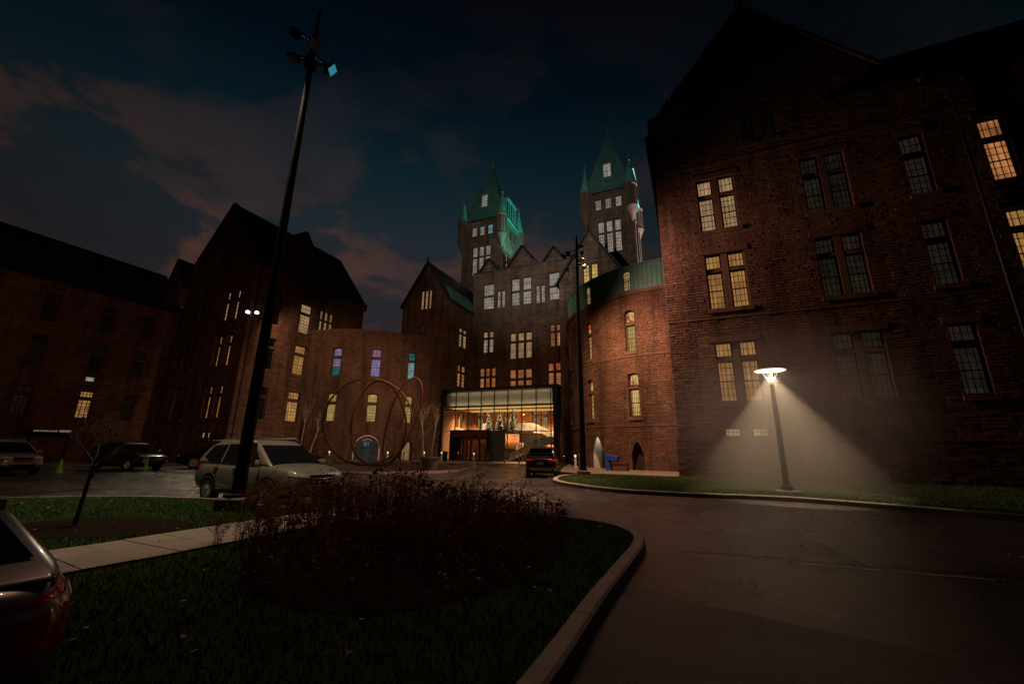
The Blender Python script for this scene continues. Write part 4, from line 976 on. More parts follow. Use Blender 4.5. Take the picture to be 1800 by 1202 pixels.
# disc lamp by the kerb and the mist it lights
LX, LY = 10.09, 15.75
r = root('street_lamp', 'slim post lamp with a glowing white disc head lighting mist by the kerb', 'street lamp', (LX, LY, .115))
mb = MB(); mb.lathe([(.42, -.1), (.42, .06), (.38, .09)], 4, sq=True); mb.obj('base_slab', M['concrete'], r)
mb = MB(); mb.lathe([(.20, .09), (.20, .22), (.12, .25), (.105, .5), (.072, 3.95)], 14); mb.obj('post', M['black_metal'], r)
mb = MB(); mb.lathe([(.072, 3.95), (.08, 3.98), (.08, 4.08), (.05, 4.12)], 14); mb.obj('collar', M['white_metal'], r)
hd = MB(); hd.lathe([(.03, 4.60), (.50, 4.56), (.545, 4.53), (.55, 4.50), (.53, 4.495)], 28); hd = hd.obj('disc_head', M['white_metal'], r, smooth=False)
mb = MB(); mb.lathe([(.02, 4.488), (.53, 4.486), (.53, 4.493), (.02, 4.494)], 28); mb.obj('glowing_underside', M['lamp_glow'], hd)
for k in range(4):
    a = R(45+90*k); mb = MB(); mb.tube([(.06*math.cos(a), .06*math.sin(a), 4.06), (.30*math.cos(a), .30*math.sin(a), 4.49)], .014, 6); mb.obj('strut', M['white_metal'], r)
light('SPOT', 'street_lamp_beam', (0, 0, 4.465), 1500, (1, .72, .43), r, spot_size=R(80), spot_blend=.20, shadow_soft_size=.10)
light('AREA', 'street_lamp_disc', (0, 0, 4.47), 14, (1, .70, .42), r, shape='DISK', size=1.0)
mm, n, out = newmat('mist_air'); tcn = n.a('ShaderNodeTexCoord')
gr = n.a('ShaderNodeTexGradient', {'Vector': tcn.outputs['Object']}, gradient_type='SPHERICAL')
nz = n.a('ShaderNodeTexNoise', {'Vector': tcn.outputs['Object'], 'Scale': 2.2, 'Detail': 3})
dn = n.math('MULTIPLY', n.math('MULTIPLY', n.ramp(gr, [(0, 0.), (.55, 1.)], 'EASE').outputs[0], n.ramp(nz, [(.25, .85), (.75, 1.15)]).outputs[0]), .072)
pvn = n.a('ShaderNodeVolumePrincipled', {'Color': (.95, .93, .9, 1), 'Density': dn, 'Anisotropy': 0.0}); n.l.new(pvn.outputs[0], out.inputs['Volume'])
mb = MB(); mb.lathe([(math.sin(R(a)), -math.cos(R(a))) for a in range(2, 179, 11)], 20); o = mb.obj('mist', mm); o.location = (LX, LY, 2.7); o.scale = (5.2, 5.2, 4.4); o['kind'] = 'stuff'

# twin floodlight on the corner of the dark ward building
r = root('wall_floodlight', 'small twin headed white floodlight shining from the dark building corner', 'floodlight', tuple(wxy(-44.12, 28.1, 15.6)), -TH)
mb = MB(); mb.box(-.1, .12, -.3, .3, -.2, .1); mb.obj('bracket', M['black_metal'], r)
for k, y in enumerate((-.55, .45)):
    mb = MB(); mb.tube([(.1, y*.5, 0), (.5, y, .0+.25*k)], .04, 6); mb.lathe([(.05, 0), (.2, .12), (.24, .3)], 10, (.55, y, -.15+.25*k)); hd = mb.obj('lamp_head', M['black_metal'], r)
    mb = MB(); mb.lathe([(.01, -.17), (.2, -.12), (.22, .02), (.12, .15)], 10, (.62, y-.12, .0+.25*k)); mb.obj('lens', M['flood_glow'], hd)
light('SPOT', 'wall_floodlight_lamp', (1.0, -.9, .1), 2400, (1, .80, .55), r, spot_size=R(120), spot_blend=.5, shadow_soft_size=.2).rotation_euler = Vector((.55, -.75, -.38)).to_track_quat('-Z', 'Y').to_euler()
light('SPOT', 'wall_floodlight_lamp', (1.6, .3, .3), 900, (1, .60, .32), r, spot_size=R(130), spot_blend=.6, shadow_soft_size=.2).rotation_euler = Vector((.25, 1, -.55)).to_track_quat('-Z', 'Y').to_euler()

# ------------------------------------------------------------------ cars
def wheel_meshes(rad, wid, spokes, rimmat):
    t = MB(); t.lathe([(rad*.66, -wid/2), (rad*.93, -wid/2), (rad, -wid*.32), (rad, wid*.32), (rad*.93, wid/2), (rad*.66, wid/2), (rad*.64, wid*.1), (rad*.64, -wid*.1), (rad*.66, -wid/2)], 28, axis='y')
    tm = t.mesh('wheel', True); tm.materials.append(M['tyre'])
    rm_ = MB(); o = wid/2
    rm_.lathe([(rad*.60, o-.05), (rad*.68, o-.005), (rad*.70, o-.02), (rad*.66, o-.06)], 28, axis='y')
    for k in range(spokes):
        a = 2*math.pi*k/spokes; c, s_ = math.cos(a), math.sin(a)
        def q(r_, w_, y): return (r_*c-w_*s_, y, r_*s_+w_*c)
        w0, w1 = rad*.09, rad*.07
        rm_.hexa([q(rad*.12, -w0, o-.06), q(rad*.64, -w1, o-.05), q(rad*.64, w1, o-.05), q(rad*.12, w0, o-.06), q(rad*.12, -w0*.6, o-.015), q(rad*.64, -w1*.7, o-.012), q(rad*.64, w1*.7, o-.012), q(rad*.12, w0*.6, o-.015)])
    rm_.lathe([(.01, o-.06), (rad*.16, o-.05), (rad*.14, o-.008), (.01, o-.004)], 14, axis='y')
    rr = rm_.mesh('rim', False, True); rr.materials.append(M[rimmat])
    b = MB(); b.lathe([(.01, -o*.3), (rad*.62, -o*.3), (rad*.62, o*.2), (.01, o*.2)], 20, axis='y'); bm_ = b.mesh('brake', False); bm_.materials.append(M['dark_trim'])
    return tm, rr, bm_
def car(name, label, loc, heading, paint, L=4.65, Wd=1.82, H=1.70, wb=2.68, rad=.355, spokes=10, front='chrome', rearx=.22, hood=.98, rim='rim', sub=2, tail='bar', trimdark=True):
    r = root(name, label, 'car', (*loc, 0), math.atan2(heading[1], heading[0]))
    h2 = L/2; hw = Wd/2
    # lower body as a lofted, subdivided shell
    S = [(-h2, .50, .92, .80), (-h2+.05, .36, 1.02, .90), (-h2+.28, .27, 1.06, .975), (-h2+.8, .24, 1.07, 1.0), (-.35, .23, 1.05, 1.0), (.55, .23, 1.03, 1.0), (h2-1.35, .24, hood+.03, .99), (h2-.75, .25, hood-.02, .965), (h2-.30, .27, hood-.09, .90), (h2-.07, .33, hood-.20, .80), (h2, .44, hood-.36, .70)]
    bm = bmesh.new(); rows = []
    for x, zb, zt, k in S:
        w = hw*k; half = [(0, zb), (w*.80, zb), (w*.965, zb+.10), (w*1.0, zb+(zt-zb)*.42), (w*.985, zt-.16), (w*.93, zt-.03), (w*.72, zt+.012), (0, zt+.03)]
        ring_ = [(x, y, z_) for y, z_ in half]+[(x, -y, z_) for y, z_ in half[-2:0:-1]]
        rows.append([bm.verts.new(p) for p in ring_])
    n_ = len(rows[0])
    for a, b in zip(rows, rows[1:]):
        for k in range(n_): bm.faces.new((a[k], a[(k+1) % n_], b[(k+1) % n_], b[k]))
    bm.faces.new(rows[0]); bm.faces.new(rows[-1][::-1])
    bmesh.ops.recalc_face_normals(bm, faces=bm.faces)
    me = bpy.data.meshes.new('tmp'); bm.to_mesh(me); bm.free()
    tmp = bpy.data.objects.new('tmp', me); COL.objects.link(tmp); md = tmp.modifiers.new('s', 'SUBSURF'); md.levels = sub; md.render_levels = sub
    cut = MB(); wxs = (-wb/2-.02, wb/2-.02)
    for wx in wxs:
        for sg in (-1, 1): cut.lathe([(rad*1.16, 0), (rad*1.16, .5)], 28, (wx, sg*(hw-.24)-(.5 if sg < 0 else 0), rad*1.02), axis='y')
    co = cut.obj('tmpcut', None, recalc=True); bo = tmp.modifiers.new('b', 'BOOLEAN'); bo.operation = 'DIFFERENCE'; bo.object = co; bo.solver = 'EXACT'
    dg = bpy.context.evaluated_depsgraph_get(); ev = tmp.evaluated_get(dg); bme = bpy.data.meshes.new_from_object(ev)
    bpy.data.objects.remove(tmp); bpy.data.objects.remove(co)
    bb = bmesh.new(); bb.from_mesh(bme); bvh = BVHTree.FromBMesh(bb); bb.free()
    bme.polygons.foreach_set('use_smooth', [True]*len(bme.polygons))
    try: bme.set_sharp_from_angle(angle=R(38))
    except Exception: pass
    bme.name = 'body'; bme.materials.clear(); bme.materials.append(M[paint]); body = bpy.data.objects.new('body', bme); COL.objects.link(body); body.parent = r
    # greenhouse
    zb = 1.02; yb, yt = hw*.925, hw*.70
    G = [(-h2+.06, zb), (-h2+rearx, zb+.30), (-h2+rearx+.24, H-.15), (-h2+rearx+.55, H-.055), (-.4, H), (.15, H-.03), (.42, H-.13), (h2-.98, zb-.02)]
    yw_ = lambda z_: yb-(yb-yt)*(z_-zb)/(H-zb)
    gm = MB(); k = len(G); gm.add([(x, yw_(z_), z_) for x, z_ in G]+[(x, -yw_(z_), z_) for x, z_ in G], [tuple(range(k)), tuple(range(2*k-1, k-1, -1))]+[(i, (i+1) % k, k+(i+1) % k, k+i) for i in range(k)])
    gh = gm.obj('cabin', M[paint], r, recalc=True, smooth=True, bevel=.085, seg=4); gh.modifiers['bevel'].harden_normals = True
    # side glass polygons
    def side(nm, poly, mat, par, off=.008):
        for sg in (1, -1):
            mb = MB(); mb.add([(x, sg*(yw_(z_)+off), z_) for x, z_ in poly], [tuple(range(len(poly)))]); mb.obj(nm, M[mat], par)
    zt = H-.15; z1 = zb+.05; xf0, xf1 = h2-1.40, .36; xr0, xr1 = -h2+rearx+.28, -h2+rearx+.42
    side('side_window', [(.03, z1), (xf0, z1), (xf1, zt-.05), (.03, zt+.03)], 'car_glass', gh)
    side('side_window', [(-.92, z1), (-.05, z1), (-.05, zt+.03), (-.92, zt+.02)], 'car_glass', gh)
    side('side_window', [(xr0-.1, z1+.14), (xr0+.3, z1), (-1.0, z1), (-1.0, zt+.01), (xr1, zt-.02)], 'car_glass', gh)
    side('belt_trim', [(xr0, z1-.035), (xf0+.05, z1-.035), (xf0, z1-.005), (xr0, z1-.005)], 'chrome', gh, .012)
    def across(nm, a, b, f0, f1, mat, par, wk=.90, off=.012):
        (xa, za), (xb, zb_) = a, b; d = Vector((xb-xa, 0, zb_-za)); nn = Vector((-d.z, 0, d.x)).normalized()
        if nn.x*(1 if xa > 0 else -1) < 0: nn = -nn
        p, q = Vector((xa, 0, za))+d*f0+nn*off, Vector((xa, 0, za))+d*f1+nn*off
        mb = MB(); mb.add([(p.x, -yw_(p.z)*wk, p.z), (p.x, yw_(p.z)*wk, p.z), (q.x, yw_(q.z)*wk, q.z), (q.x, -yw_(q.z)*wk, q.z)], [(0, 1, 2, 3)]); return mb.obj(nm, M[mat], par)
    across('windscreen', G[-1], G[-2], .04, .96, 'car_glass', gh)
    across('rear_window', G[1], G[2], -.25, .95, 'car_glass', gh, .86)
    if rearx > .5: across('rear_window', G[0], G[1], .30, .98, 'car_glass', gh, .90)
    mb = MB(); mb.box(-h2+rearx+.02, -h2+rearx+.45, -yt*.95, yt*.95, H-.05, H-.01); mb.obj('rear_spoiler', M[paint], gh, bevel=.015)
    for sg in (-1, 1): mb = MB(); mb.tube([(-h2+rearx+.7, sg*yt*.88, H+.045), (.2, sg*yt*.88, H+.05), (.35, sg*yt*.88, H-.01)], .018, 6); mb.obj('roof_rail', M['steel'], gh)
    # surface patches projected on the body: lamps, grille, plate
    def patch(nm, A, Bq, Cq, D, mat, par, nu=10, nv=4, off=.012, axis=None):
        """A,B,C,D outline corners as (angle, z) about the axis point; cast inward on the body"""
        ax = axis; vs = []; ok = True
        for j in range(nv+1):
            for i in range(nu+1):
                u, v = i/nu, j/nv
                an = (A[0]*(1-u)+Bq[0]*u)*(1-v)+(D[0]*(1-u)+Cq[0]*u)*v; z_ = (A[1]*(1-u)+Bq[1]*u)*(1-v)+(D[1]*(1-u)+Cq[1]*u)*v
                d = Vector((math.cos(R(an)), math.sin(R(an)), 0)); o_ = Vector((ax[0], ax[1], z_))+d*4
                hit = bvh.ray_cast(o_, -d)
                p = (hit[0]+hit[1]*off) if hit[0] else Vector((ax[0], ax[1], z_))+d*.5
                vs.append(tuple(p))
        fs = [(j*(nu+1)+i, j*(nu+1)+i+1, (j+1)*(nu+1)+i+1, (j+1)*(nu+1)+i) for j in range(nv) for i in range(nu)]
        mb = MB(); mb.add(vs, fs); return mb.obj(nm, M[mat], par, smooth=True)
    fa = (h2-1.0, 0); ra = (-h2+1.0, 0)
    for sg in (1, -1):
        patch('headlight', (sg*20, .74), (sg*47, .80), (sg*50, .90), (sg*24, .83), 'lamp_clear', body, axis=fa)
        patch('fog_lamp', (sg*26, .48), (sg*38, .50), (sg*38, .62), (sg*30, .60), 'lamp_clear', body, 5, 3, axis=fa)
        if tail == 'bar':
            patch('tail_light', (180-sg*20, .84), (180-sg*55, .90), (180-sg*52, 1.03), (180-sg*24, .97), 'lamp_red', body, axis=ra)
    patch('grille', (-20, .60), (20, .60), (22, .80), (-22, .80), 'dark_trim', body, 10, 4, axis=fa)
    for z_ in (.64, .71, .78): patch('grille_bar', (-19, z_), (19, z_), (19, z_+.025), (-19, z_+.025), front, body, 10, 1, .022, fa)
    patch('lower_grille', (-24, .36), (24, .36), (26, .50), (-26, .50), 'dark_trim', body, 10, 3, axis=fa)
    patch('rear_bumper_trim', (180-33, .36), (180+33, .36), (180+33, .52), (180-33, .52), 'steel' if trimdark else 'dark_trim', body, 12, 3, axis=ra)
    patch('number_plate', (180-10, .70), (180+10, .70), (180+10, .83), (180-10, .83), 'plate', body, 4, 2, .02, ra)
    patch('tailgate_trim', (180-15, .86), (180+15, .86), (180+15, .89), (180-15, .89), 'chrome', body, 6, 1, .02, ra)
    for sg in (1, -1):
        mb = MB(); mb.box(-wb/2+rad*1.25, wb/2-rad*1.25, sg*hw*.955-.03, sg*hw*.955+.03, .26, .36); mb.obj('side_sill', M['dark_trim'], body)
        mb = MB(); mb.box(-wb/2+rad*1.3, wb/2-rad*1.3, sg*(hw*1.0)-.012, sg*(hw*1.0)+.012, .385, .405); mb.obj('sill_strip', M['chrome'], body)
        for x in (-.12, -1.05):
            mb = MB(); mb.box(x-.09, x+.09, sg*hw*.985-.02, sg*hw*.985+.025, .90, .93); mb.obj('door_handle', M['chrome'], body)
        for x in (-.02, -.98, .98): 
            mb = MB(); mb.box(x-.005, x+.005, sg*hw*.992-.01, sg*hw*.992+.004, .40, 1.0); mb.obj('door_gap', M['dark_trim'], body)
        mb = MB(); mb.lathe([(.01, -.13), (.09, -.10), (.10, .06), (.02, .10)], 8, (.95, sg*(hw+.10), 1.08), axis='y'); mb.obj('wing_mirror', M[paint], body)
    wm = wheel_meshes(rad, .23, spokes, rim)
    for wx in wxs:
        for sg in (-1, 1):
            w = bpy.data.objects.new('wheel', wm[0]); COL.objects.link(w); w.parent = r; w.location = (wx, sg*(hw-.13), rad)
            if sg < 0: w.rotation_euler = (0, 0, math.pi)
            for nm, me_ in (('rim', wm[1]), ('brake', wm[2])):
                c = bpy.data.objects.new(nm, me_); COL.objects.link(c); c.parent = w
    mb = MB(); mb.box(-h2+.5, h2-.5, -hw*.72, hw*.72, .22, .5); mb.obj('underbody', M['dark_trim'], r)
    return r, bvh, body, patch
hv = Vector((2.43, -1.28)).normalized(); nv_ = Vector((-hv.y, hv.x))     # silver SUV: side wheels measured on the ground
c = (Vector((-8.61, 12.46))+Vector((-6.18, 11.18)))/2+nv_*.78
car('parked_suv', 'silver grey SUV parked along the kerb behind the thick light pole', (c.x, c.y), (hv.x, hv.y), 'paint_silver', spokes=12, hood=1.05)
car('parked_suv', 'black SUV seen from behind, stopped before the entrance by the lawn end', (2.05, 25.85), (.17, .985), 'paint_black', L=4.5, Wd=1.84, H=1.68, spokes=7)
car('parked_suv', 'dark grey SUV parked between two green cones', (-23.6, 26.4), (.97, -.25), 'paint_grey', L=4.6, H=1.68, spokes=5)
car('parked_suv', 'glossy black SUV with chrome grille half hidden behind the silver car', (-19.9, 29.6), (-.90, -.44), 'paint_black', L=5.1, Wd=2.0, H=1.85, wb=2.95, rad=.39, spokes=6, hood=1.12)
car('parked_suv', 'pale beige SUV parked left of the cones in front of the dark wing', (-26.1, 21.9), (.93, -.36), 'paint_champagne', L=4.6, spokes=8)
h_ = Vector((-.86, .51)).normalized(); rgt = Vector((h_.y, -h_.x)); cor = Vector((-2.0, 2.09))
cc = cor+h_*2.27-rgt*.80
nr, nbvh, nbody, npatch = car('parked_suv', 'pearl white SUV whose large red tail light fills the near corner', (cc.x, cc.y), (h_.x, h_.y), 'paint_pearl', sub=3, tail=None, H=1.42, rearx=.80)
nr.scale = (1, 1, .92)
ra = (-2.325+1.0, 0)
for sg in (1, -1):
    tl = npatch('tail_light', (180-sg*8, .80), (180-sg*62, .90), (180-sg*60, 1.045), (180-sg*14, .90), 'lamp_red', nbody, 26, 8, .022, ra)
    npatch('tail_light_strip', (180-sg*14, .86), (180-sg*55, .95), (180-sg*55, .985), (180-sg*16, .885), 'lamp_clear', tl, 20, 2, .030, ra)
    npatch('lower_lamp', (180-sg*8, .70), (180-sg*60, .78), (180-sg*62, .895), (180-sg*8, .795), 'lamp_red', nbody, 22, 5, .014, ra)

# ------------------------------------------------------------------ ring sculpture on the round plaza
def ringpath(c, rx, rz, yaw, tilt, n=56, wob=0):
    out = []
    for k in range(n):
        a = 2*math.pi*k/n; p = Vector((rx*math.cos(a), wob*math.sin(2*a), rz*math.sin(a))); p.rotate(Matrix.Rotation(tilt, 3, 'Y')); p.rotate(Matrix.Rotation(yaw, 3, 'Z')); out.append(tuple(Vector(c)+p))
    return out
r = root('ring_sculpture', 'rust brown sculpture of tall interlocking steel rings on the round plaza', 'sculpture', (-11.0, 32.2, .1))
for c_, rx, rz, yaw, tilt, wob in (((-.1, .4, 3.05), 3.3, 3.3, .30, .25, .3), ((.75, -.2, 2.95), 2.5, 3.2, -.35, -.20, -.3), ((2.5, .1, 3.15), 1.15, 3.45, -.25, .30, .2)):
    pts = ringpath(c_, rx, rz, yaw, tilt, wob=wob); mn = min(p[2] for p in pts); pts = [(x, y, z_-mn+.10) for x, y, z_ in pts]
    mb = MB(); mb.tube(pts, .076, 10, closed=True); mb.obj('ring', M['corten'], r, smooth=True)
mb = MB(); mb.lathe([(.3, 0), (.3, .04), (.05, .06)], 12, (.9, -.2, 0)); mb.obj('foot_plate', M['corten'], r)

# ------------------------------------------------------------------ bollards
def bollard_mesh(lit):
    r = MB(); r.lathe([(.085, 0), (.085, .82), (.08, .86)], 12); a = r.mesh('post'); a.materials.append(M['steel'] if not lit else M['white_metal'])
    c = MB(); c.lathe([(.088, 1.0), (.088, 1.06), (.02, 1.085)], 12); b = c.mesh('cap'); b.materials.append(M['steel'])
    q = MB(); q.lathe([(.07, .86), (.07, 1.0)], 12); d = q.mesh('lens'); d.materials.append(M['bollard_glow'])
    p = MB(); p.lathe([(.085, 0), (.085, 1.02), (.07, 1.05), (.02, 1.06)], 12); e = p.mesh('post'); e.materials.append(M['steel'])
    return a, b, d, e
BA, BB_, BD, BE = bollard_mesh(True)
def bollard(x, y, lit, label, group, z_=.012, power=30):
    o = root('bollard', label, 'bollard', (x, y, z_), 0, group)
    for nm, me in ((('post', BA), ('cap', BB_), ('lens', BD)) if lit else (('post', BE),)):
        c = bpy.data.objects.new(nm, me); COL.objects.link(c); c.parent = o
    if lit: light('POINT', 'bollard_lamp', (0, 0, .93), power, (1, .70, .40), o, shadow_soft_size=.07)
def pol(a, rr): p = wxy(-44.2+rr*math.cos(R(a)), 50-rr*math.sin(R(a))); return p.x, p.y
for a, lit in ((72, 0), (67.5, 0), (64, 1), (58.2, 0), (54, 0), (43.5, 1), (40.5, 0), (37.5, 0), (34, 0), (30.5, 0), (26, 0), (21.5, 1)):
    if 44 < a < 58 and not lit: continue
    bollard(*pol(a, 17.2), lit, 'lit pale bollard lamp standing before the curved link with violet windows' if lit else 'plain steel bollard in the row before the curved link with violet windows', 'bollard lamps before the violet windowed link' if lit else 'steel bollards before the violet windowed link')
for s, t, lit in ((-30.2, 43.0, 1), (-28.2, 42.6, 0), (-22.4, 41.2, 1), (-20.6, 41.0, 0), (-18.6, 40.9, 0), (-16.9, 40.9, 0)):
    p = wxy(s, t); bollard(p.x, p.y, lit, 'lit pale bollard lamp in front of the glass entrance' if lit else 'plain steel bollard in front of the glass entrance', 'bollard lamps before the glass entrance' if lit else 'steel bollards before the glass entrance')
BOL = ((5.05, 31.2), (4.95, 30.0), (4.8, 28.6))
bollard(4.95, 32.5, 1, 'lit pale bollard lamp on the pavement beside the black SUV by the lawn end', None, .124, 22)
for bx, by in BOL: bollard(bx, by, 0, 'plain steel bollard on the pavement beside the slim light pole', 'steel bollards beside the slim light pole', .124)

# ------------------------------------------------------------------ planters, bare trees, bins
def grow(mb, p, d, ln, rad, depth, rnd, spread=.5, mn=.004, tips=None):
    pts = [p]; rs = [rad]; q = Vector(p); dd = Vector(d).normalized(); n = 4
    for k in range(n):
        dd = (dd+Vector((rnd.gauss(0, .10), rnd.gauss(0, .10), rnd.gauss(.03, .06)))).normalized(); q = q+dd*ln/n; pts.append(tuple(q)); rs.append(max(mn, rad*(1-.13*(k+1))))
    mb.tube(pts, rs, 6 if rad > .012 else 4)
    if depth > 0:
        for k in range(rnd.choice((2, 3, 3))):
            i = rnd.choice((2, 3, 4)); a = rnd.uniform(0, 6.28); side = Vector((math.cos(a), math.sin(a), rnd.uniform(.1, .6)))
            grow(mb, pts[i], dd*(1-spread)+side*spread, ln*rnd.uniform(.55, .8), rs[i]*.62, depth-1, rnd, spread, mn, tips)
    elif tips is not None: tips.append((tuple(q), tuple(dd)))
def bare_tree(name, label, loc, ht, rad, depth, mat, seed, lean=(0, 0), spread=.45, group=None, cat='tree', leaf=0, first=.55):
    r = root(name, label, cat, loc, 0, group); rnd = random.Random(seed); tr = MB(); q = [(0, 0, -.05), (lean[0]*.4, lean[1]*.4, ht*first*.5), (lean[0], lean[1], ht*first)]
    tr.tube(q, [rad, rad*.85, rad*.7], 8); tr.obj('trunk', M[mat], r)
    cr = MB(); tips = []
    for k in range(4): a = k*1.7+rnd.random(); grow(cr, q[2] if k else q[2], (math.cos(a)*.5*spread*2, math.sin(a)*.5*spread*2, .8), ht*(1-first)*.62, rad*.5, depth, rnd, spread, .003, tips)
    grow(cr, (lean[0]*.7, lean[1]*.7, ht*first*.72), (.7, -.2, .5), ht*.25, rad*.35, depth-1, rnd, spread, .003, tips)
    cr.obj('crown', M[mat], r)
    if leaf:
        lf = MB()
        for p, d in tips:
            for k in range(leaf):
                c = Vector(p)+Vector((rnd.gauss(0, .06), rnd.gauss(0, .06), rnd.gauss(0, .06))); a = Vector((rnd.gauss(0, 1), rnd.gauss(0, 1), rnd.gauss(0, 1))).normalized()*.028; b = a.orthogonal().normalized()*.017
                lf.add([tuple(c-a), tuple(c-b), tuple(c+a), tuple(c+b)], [(0, 1, 2, 3)])
        if lf.v: tag(lf.obj('leaves', M['dry_leaf'], r), kind='stuff')
    return r
bare_tree('young_tree', 'young bare tree with thin dark trunk on the lawn beside the path', (-7.84, 8.0, .11), 1.75, .036, 3, 'bark', 3, (.05, .02), .5, leaf=1, first=.62)
bare_tree('bare_tree', 'bare dark tree at the edge of the car park behind the beige car', (-30.5, 24.0, 0), 6.2, .13, 4, 'bark', 5, (.2, 0), .5)
bare_tree('bare_tree', 'thin bare sapling on the verge between the beige and grey cars', (-30.0, 29.5, 0), 4.2, .05, 3, 'bark', 6, (.3, 0), .4)
for i, (x, y, ht, lean, lb) in enumerate(((-9.4, 46.0, 6.4, (-.35, 0), 'pale slender bare birch leaning away from the glass entrance'), (-8.6, 45.6, 6.0, (.4, 0), 'pale slender bare birch leaning towards the glass entrance'),
                                     (-23.2, 46.6, 6.6, (.2, 0), 'pale bare birch against the curved link behind the silver car'), (-21.6, 45.4, 5.2, (.7, 0), 'short leaning pale birch beside the ring sculpture'))):
    bare_tree('birch_tree', lb, (x, y, 0), ht, .055, 2, 'birch_bark', 20+i, lean, .22, first=.6)
def planter(label, x, y, sc=1):
    r = root('planter', label, 'planter', (x, y, .105)); mb = MB(); mb.lathe([(.42*sc, 0), (.66*sc, .72), (.72*sc, .76), (.72*sc, .84), (.62*sc, .84), (.60*sc, .74), (.02, .74)], 20); mb.obj('bowl', M['concrete'], r)
    rn = random.Random(int(x*10)); tw = MB()
    for k in range(9): a = rn.uniform(0, 6.28); grow(tw, (.2*math.cos(a), .2*math.sin(a), .72), (.35*math.cos(a), .35*math.sin(a), 1), rn.uniform(.35, .7), .008, 1, rn, .4, .003)
    tw.obj('twigs', M['dry_stem'], r)
planter('round concrete planter at the plaza edge facing the entrance road', -5.35, 28.35)
planter('round concrete planter on the plaza behind the silver car', -13.2, 29.8, .95)
p = wxy(-28.0, 44.2); r = root('litter_bin', 'dark round litter bin beside the entrance doors', 'bin', (p.x, p.y, .012)); mb = MB(); mb.lathe([(.26, 0), (.28, .05), (.30, .95), (.27, 1.0)], 14); mb.obj('drum', M['black_metal'], r); mb = MB(); mb.lathe([(.29, 1.0), (.31, 1.03), (.14, 1.12), (.13, 1.05)], 14); mb.obj('lid', M['dark_trim'], r)
p = wxy(-30.2, 46.4); r = root('bench', 'low dark bench against the glass beside the entrance doors', 'bench', (p.x, p.y, .012), -TH); mb = MB(); mb.box(-.9, .9, -.22, .22, .42, .50); mb.obj('seat', M['brown_wood'], r)
for x in (-.75, .75): mb = MB(); mb.box(x-.08, x+.08, -.2, .2, 0, .42); mb.obj('leg', M['concrete'], r)
# bright blue cart and brown crate by the arched door
r = root('hand_cart', 'bright blue plastic cart tipped forward outside the arched white doorway', 'cart', (7.0, 30.6, .124), -.5)
mb = MB(); mb.hexa([(-.1, -.35, .75), (.75, -.35, .62), (.75, .35, .62), (-.1, .35, .75), (-.15, -.38, 1.12), (.78, -.38, .98), (.78, .38, .98), (-.15, .38, 1.12)]); mb.obj('tray', M['blue_plastic'], r, bevel=.03)
for y in (-.3, .3): mb = MB(); mb.hexa([(-.12, y-.07, .75), (.12, y-.07, .72), (.12, y+.07, .72), (-.12, y+.07, .75), (-.02, y-.07, 0), (.30, y-.07, 0), (.30, y+.07, 0), (-.02, y+.07, 0)]); mb.obj('leg', M['blue_plastic'], r)
mb = MB(); mb.tube([(-.14, -.33, 1.0), (-.34, -.33, .92), (-.34, .33, .92), (-.14, .33, 1.0)], .025); mb.obj('handle', M['blue_plastic'], r)
r = root('wooden_crate', 'low reddish brown wooden crate beside the blue cart', 'crate', (7.75, 30.1, .124), -.45)
for k in range(3): mb = MB(); mb.box(-.5, .5, -.36, -.33, .03+.15*k, .15+.15*k); mb.obj('slat', M['brown_wood'], r); mb = MB(); mb.box(-.5, .5, .33, .36, .03+.15*k, .15+.15*k); mb.obj('slat', M['brown_wood'], r)
for x in (-.5, .46): mb = MB(); mb.box(x, x+.04, -.33, .33, .0, .48); mb.obj('end_board', M['brown_wood'], r)
mb = MB(); mb.box(-.54, .54, -.40, .40, .482, .53); mb.obj('lid', M['brown_wood'], r)
def cone(x, y, label):
    r = root('traffic_cone', label, 'cone', (x, y, 0)); mb = MB(); mb.box(-.2, .2, -.2, .2, 0, .045); mb.obj('base', M['cone_green'], r, bevel=.02)
    mb = MB(); mb.lathe([(.155, .045), (.12, .2), (.035, .70), (.03, .72)], 16); mb.obj('body', M['cone_green'], r, smooth=False)
cone(-23.7, 22.6, 'lime green traffic cone between the beige and the dark grey cars'); cone(-21.5, 25.3, 'lime green traffic cone at the front bumper of the dark grey car')

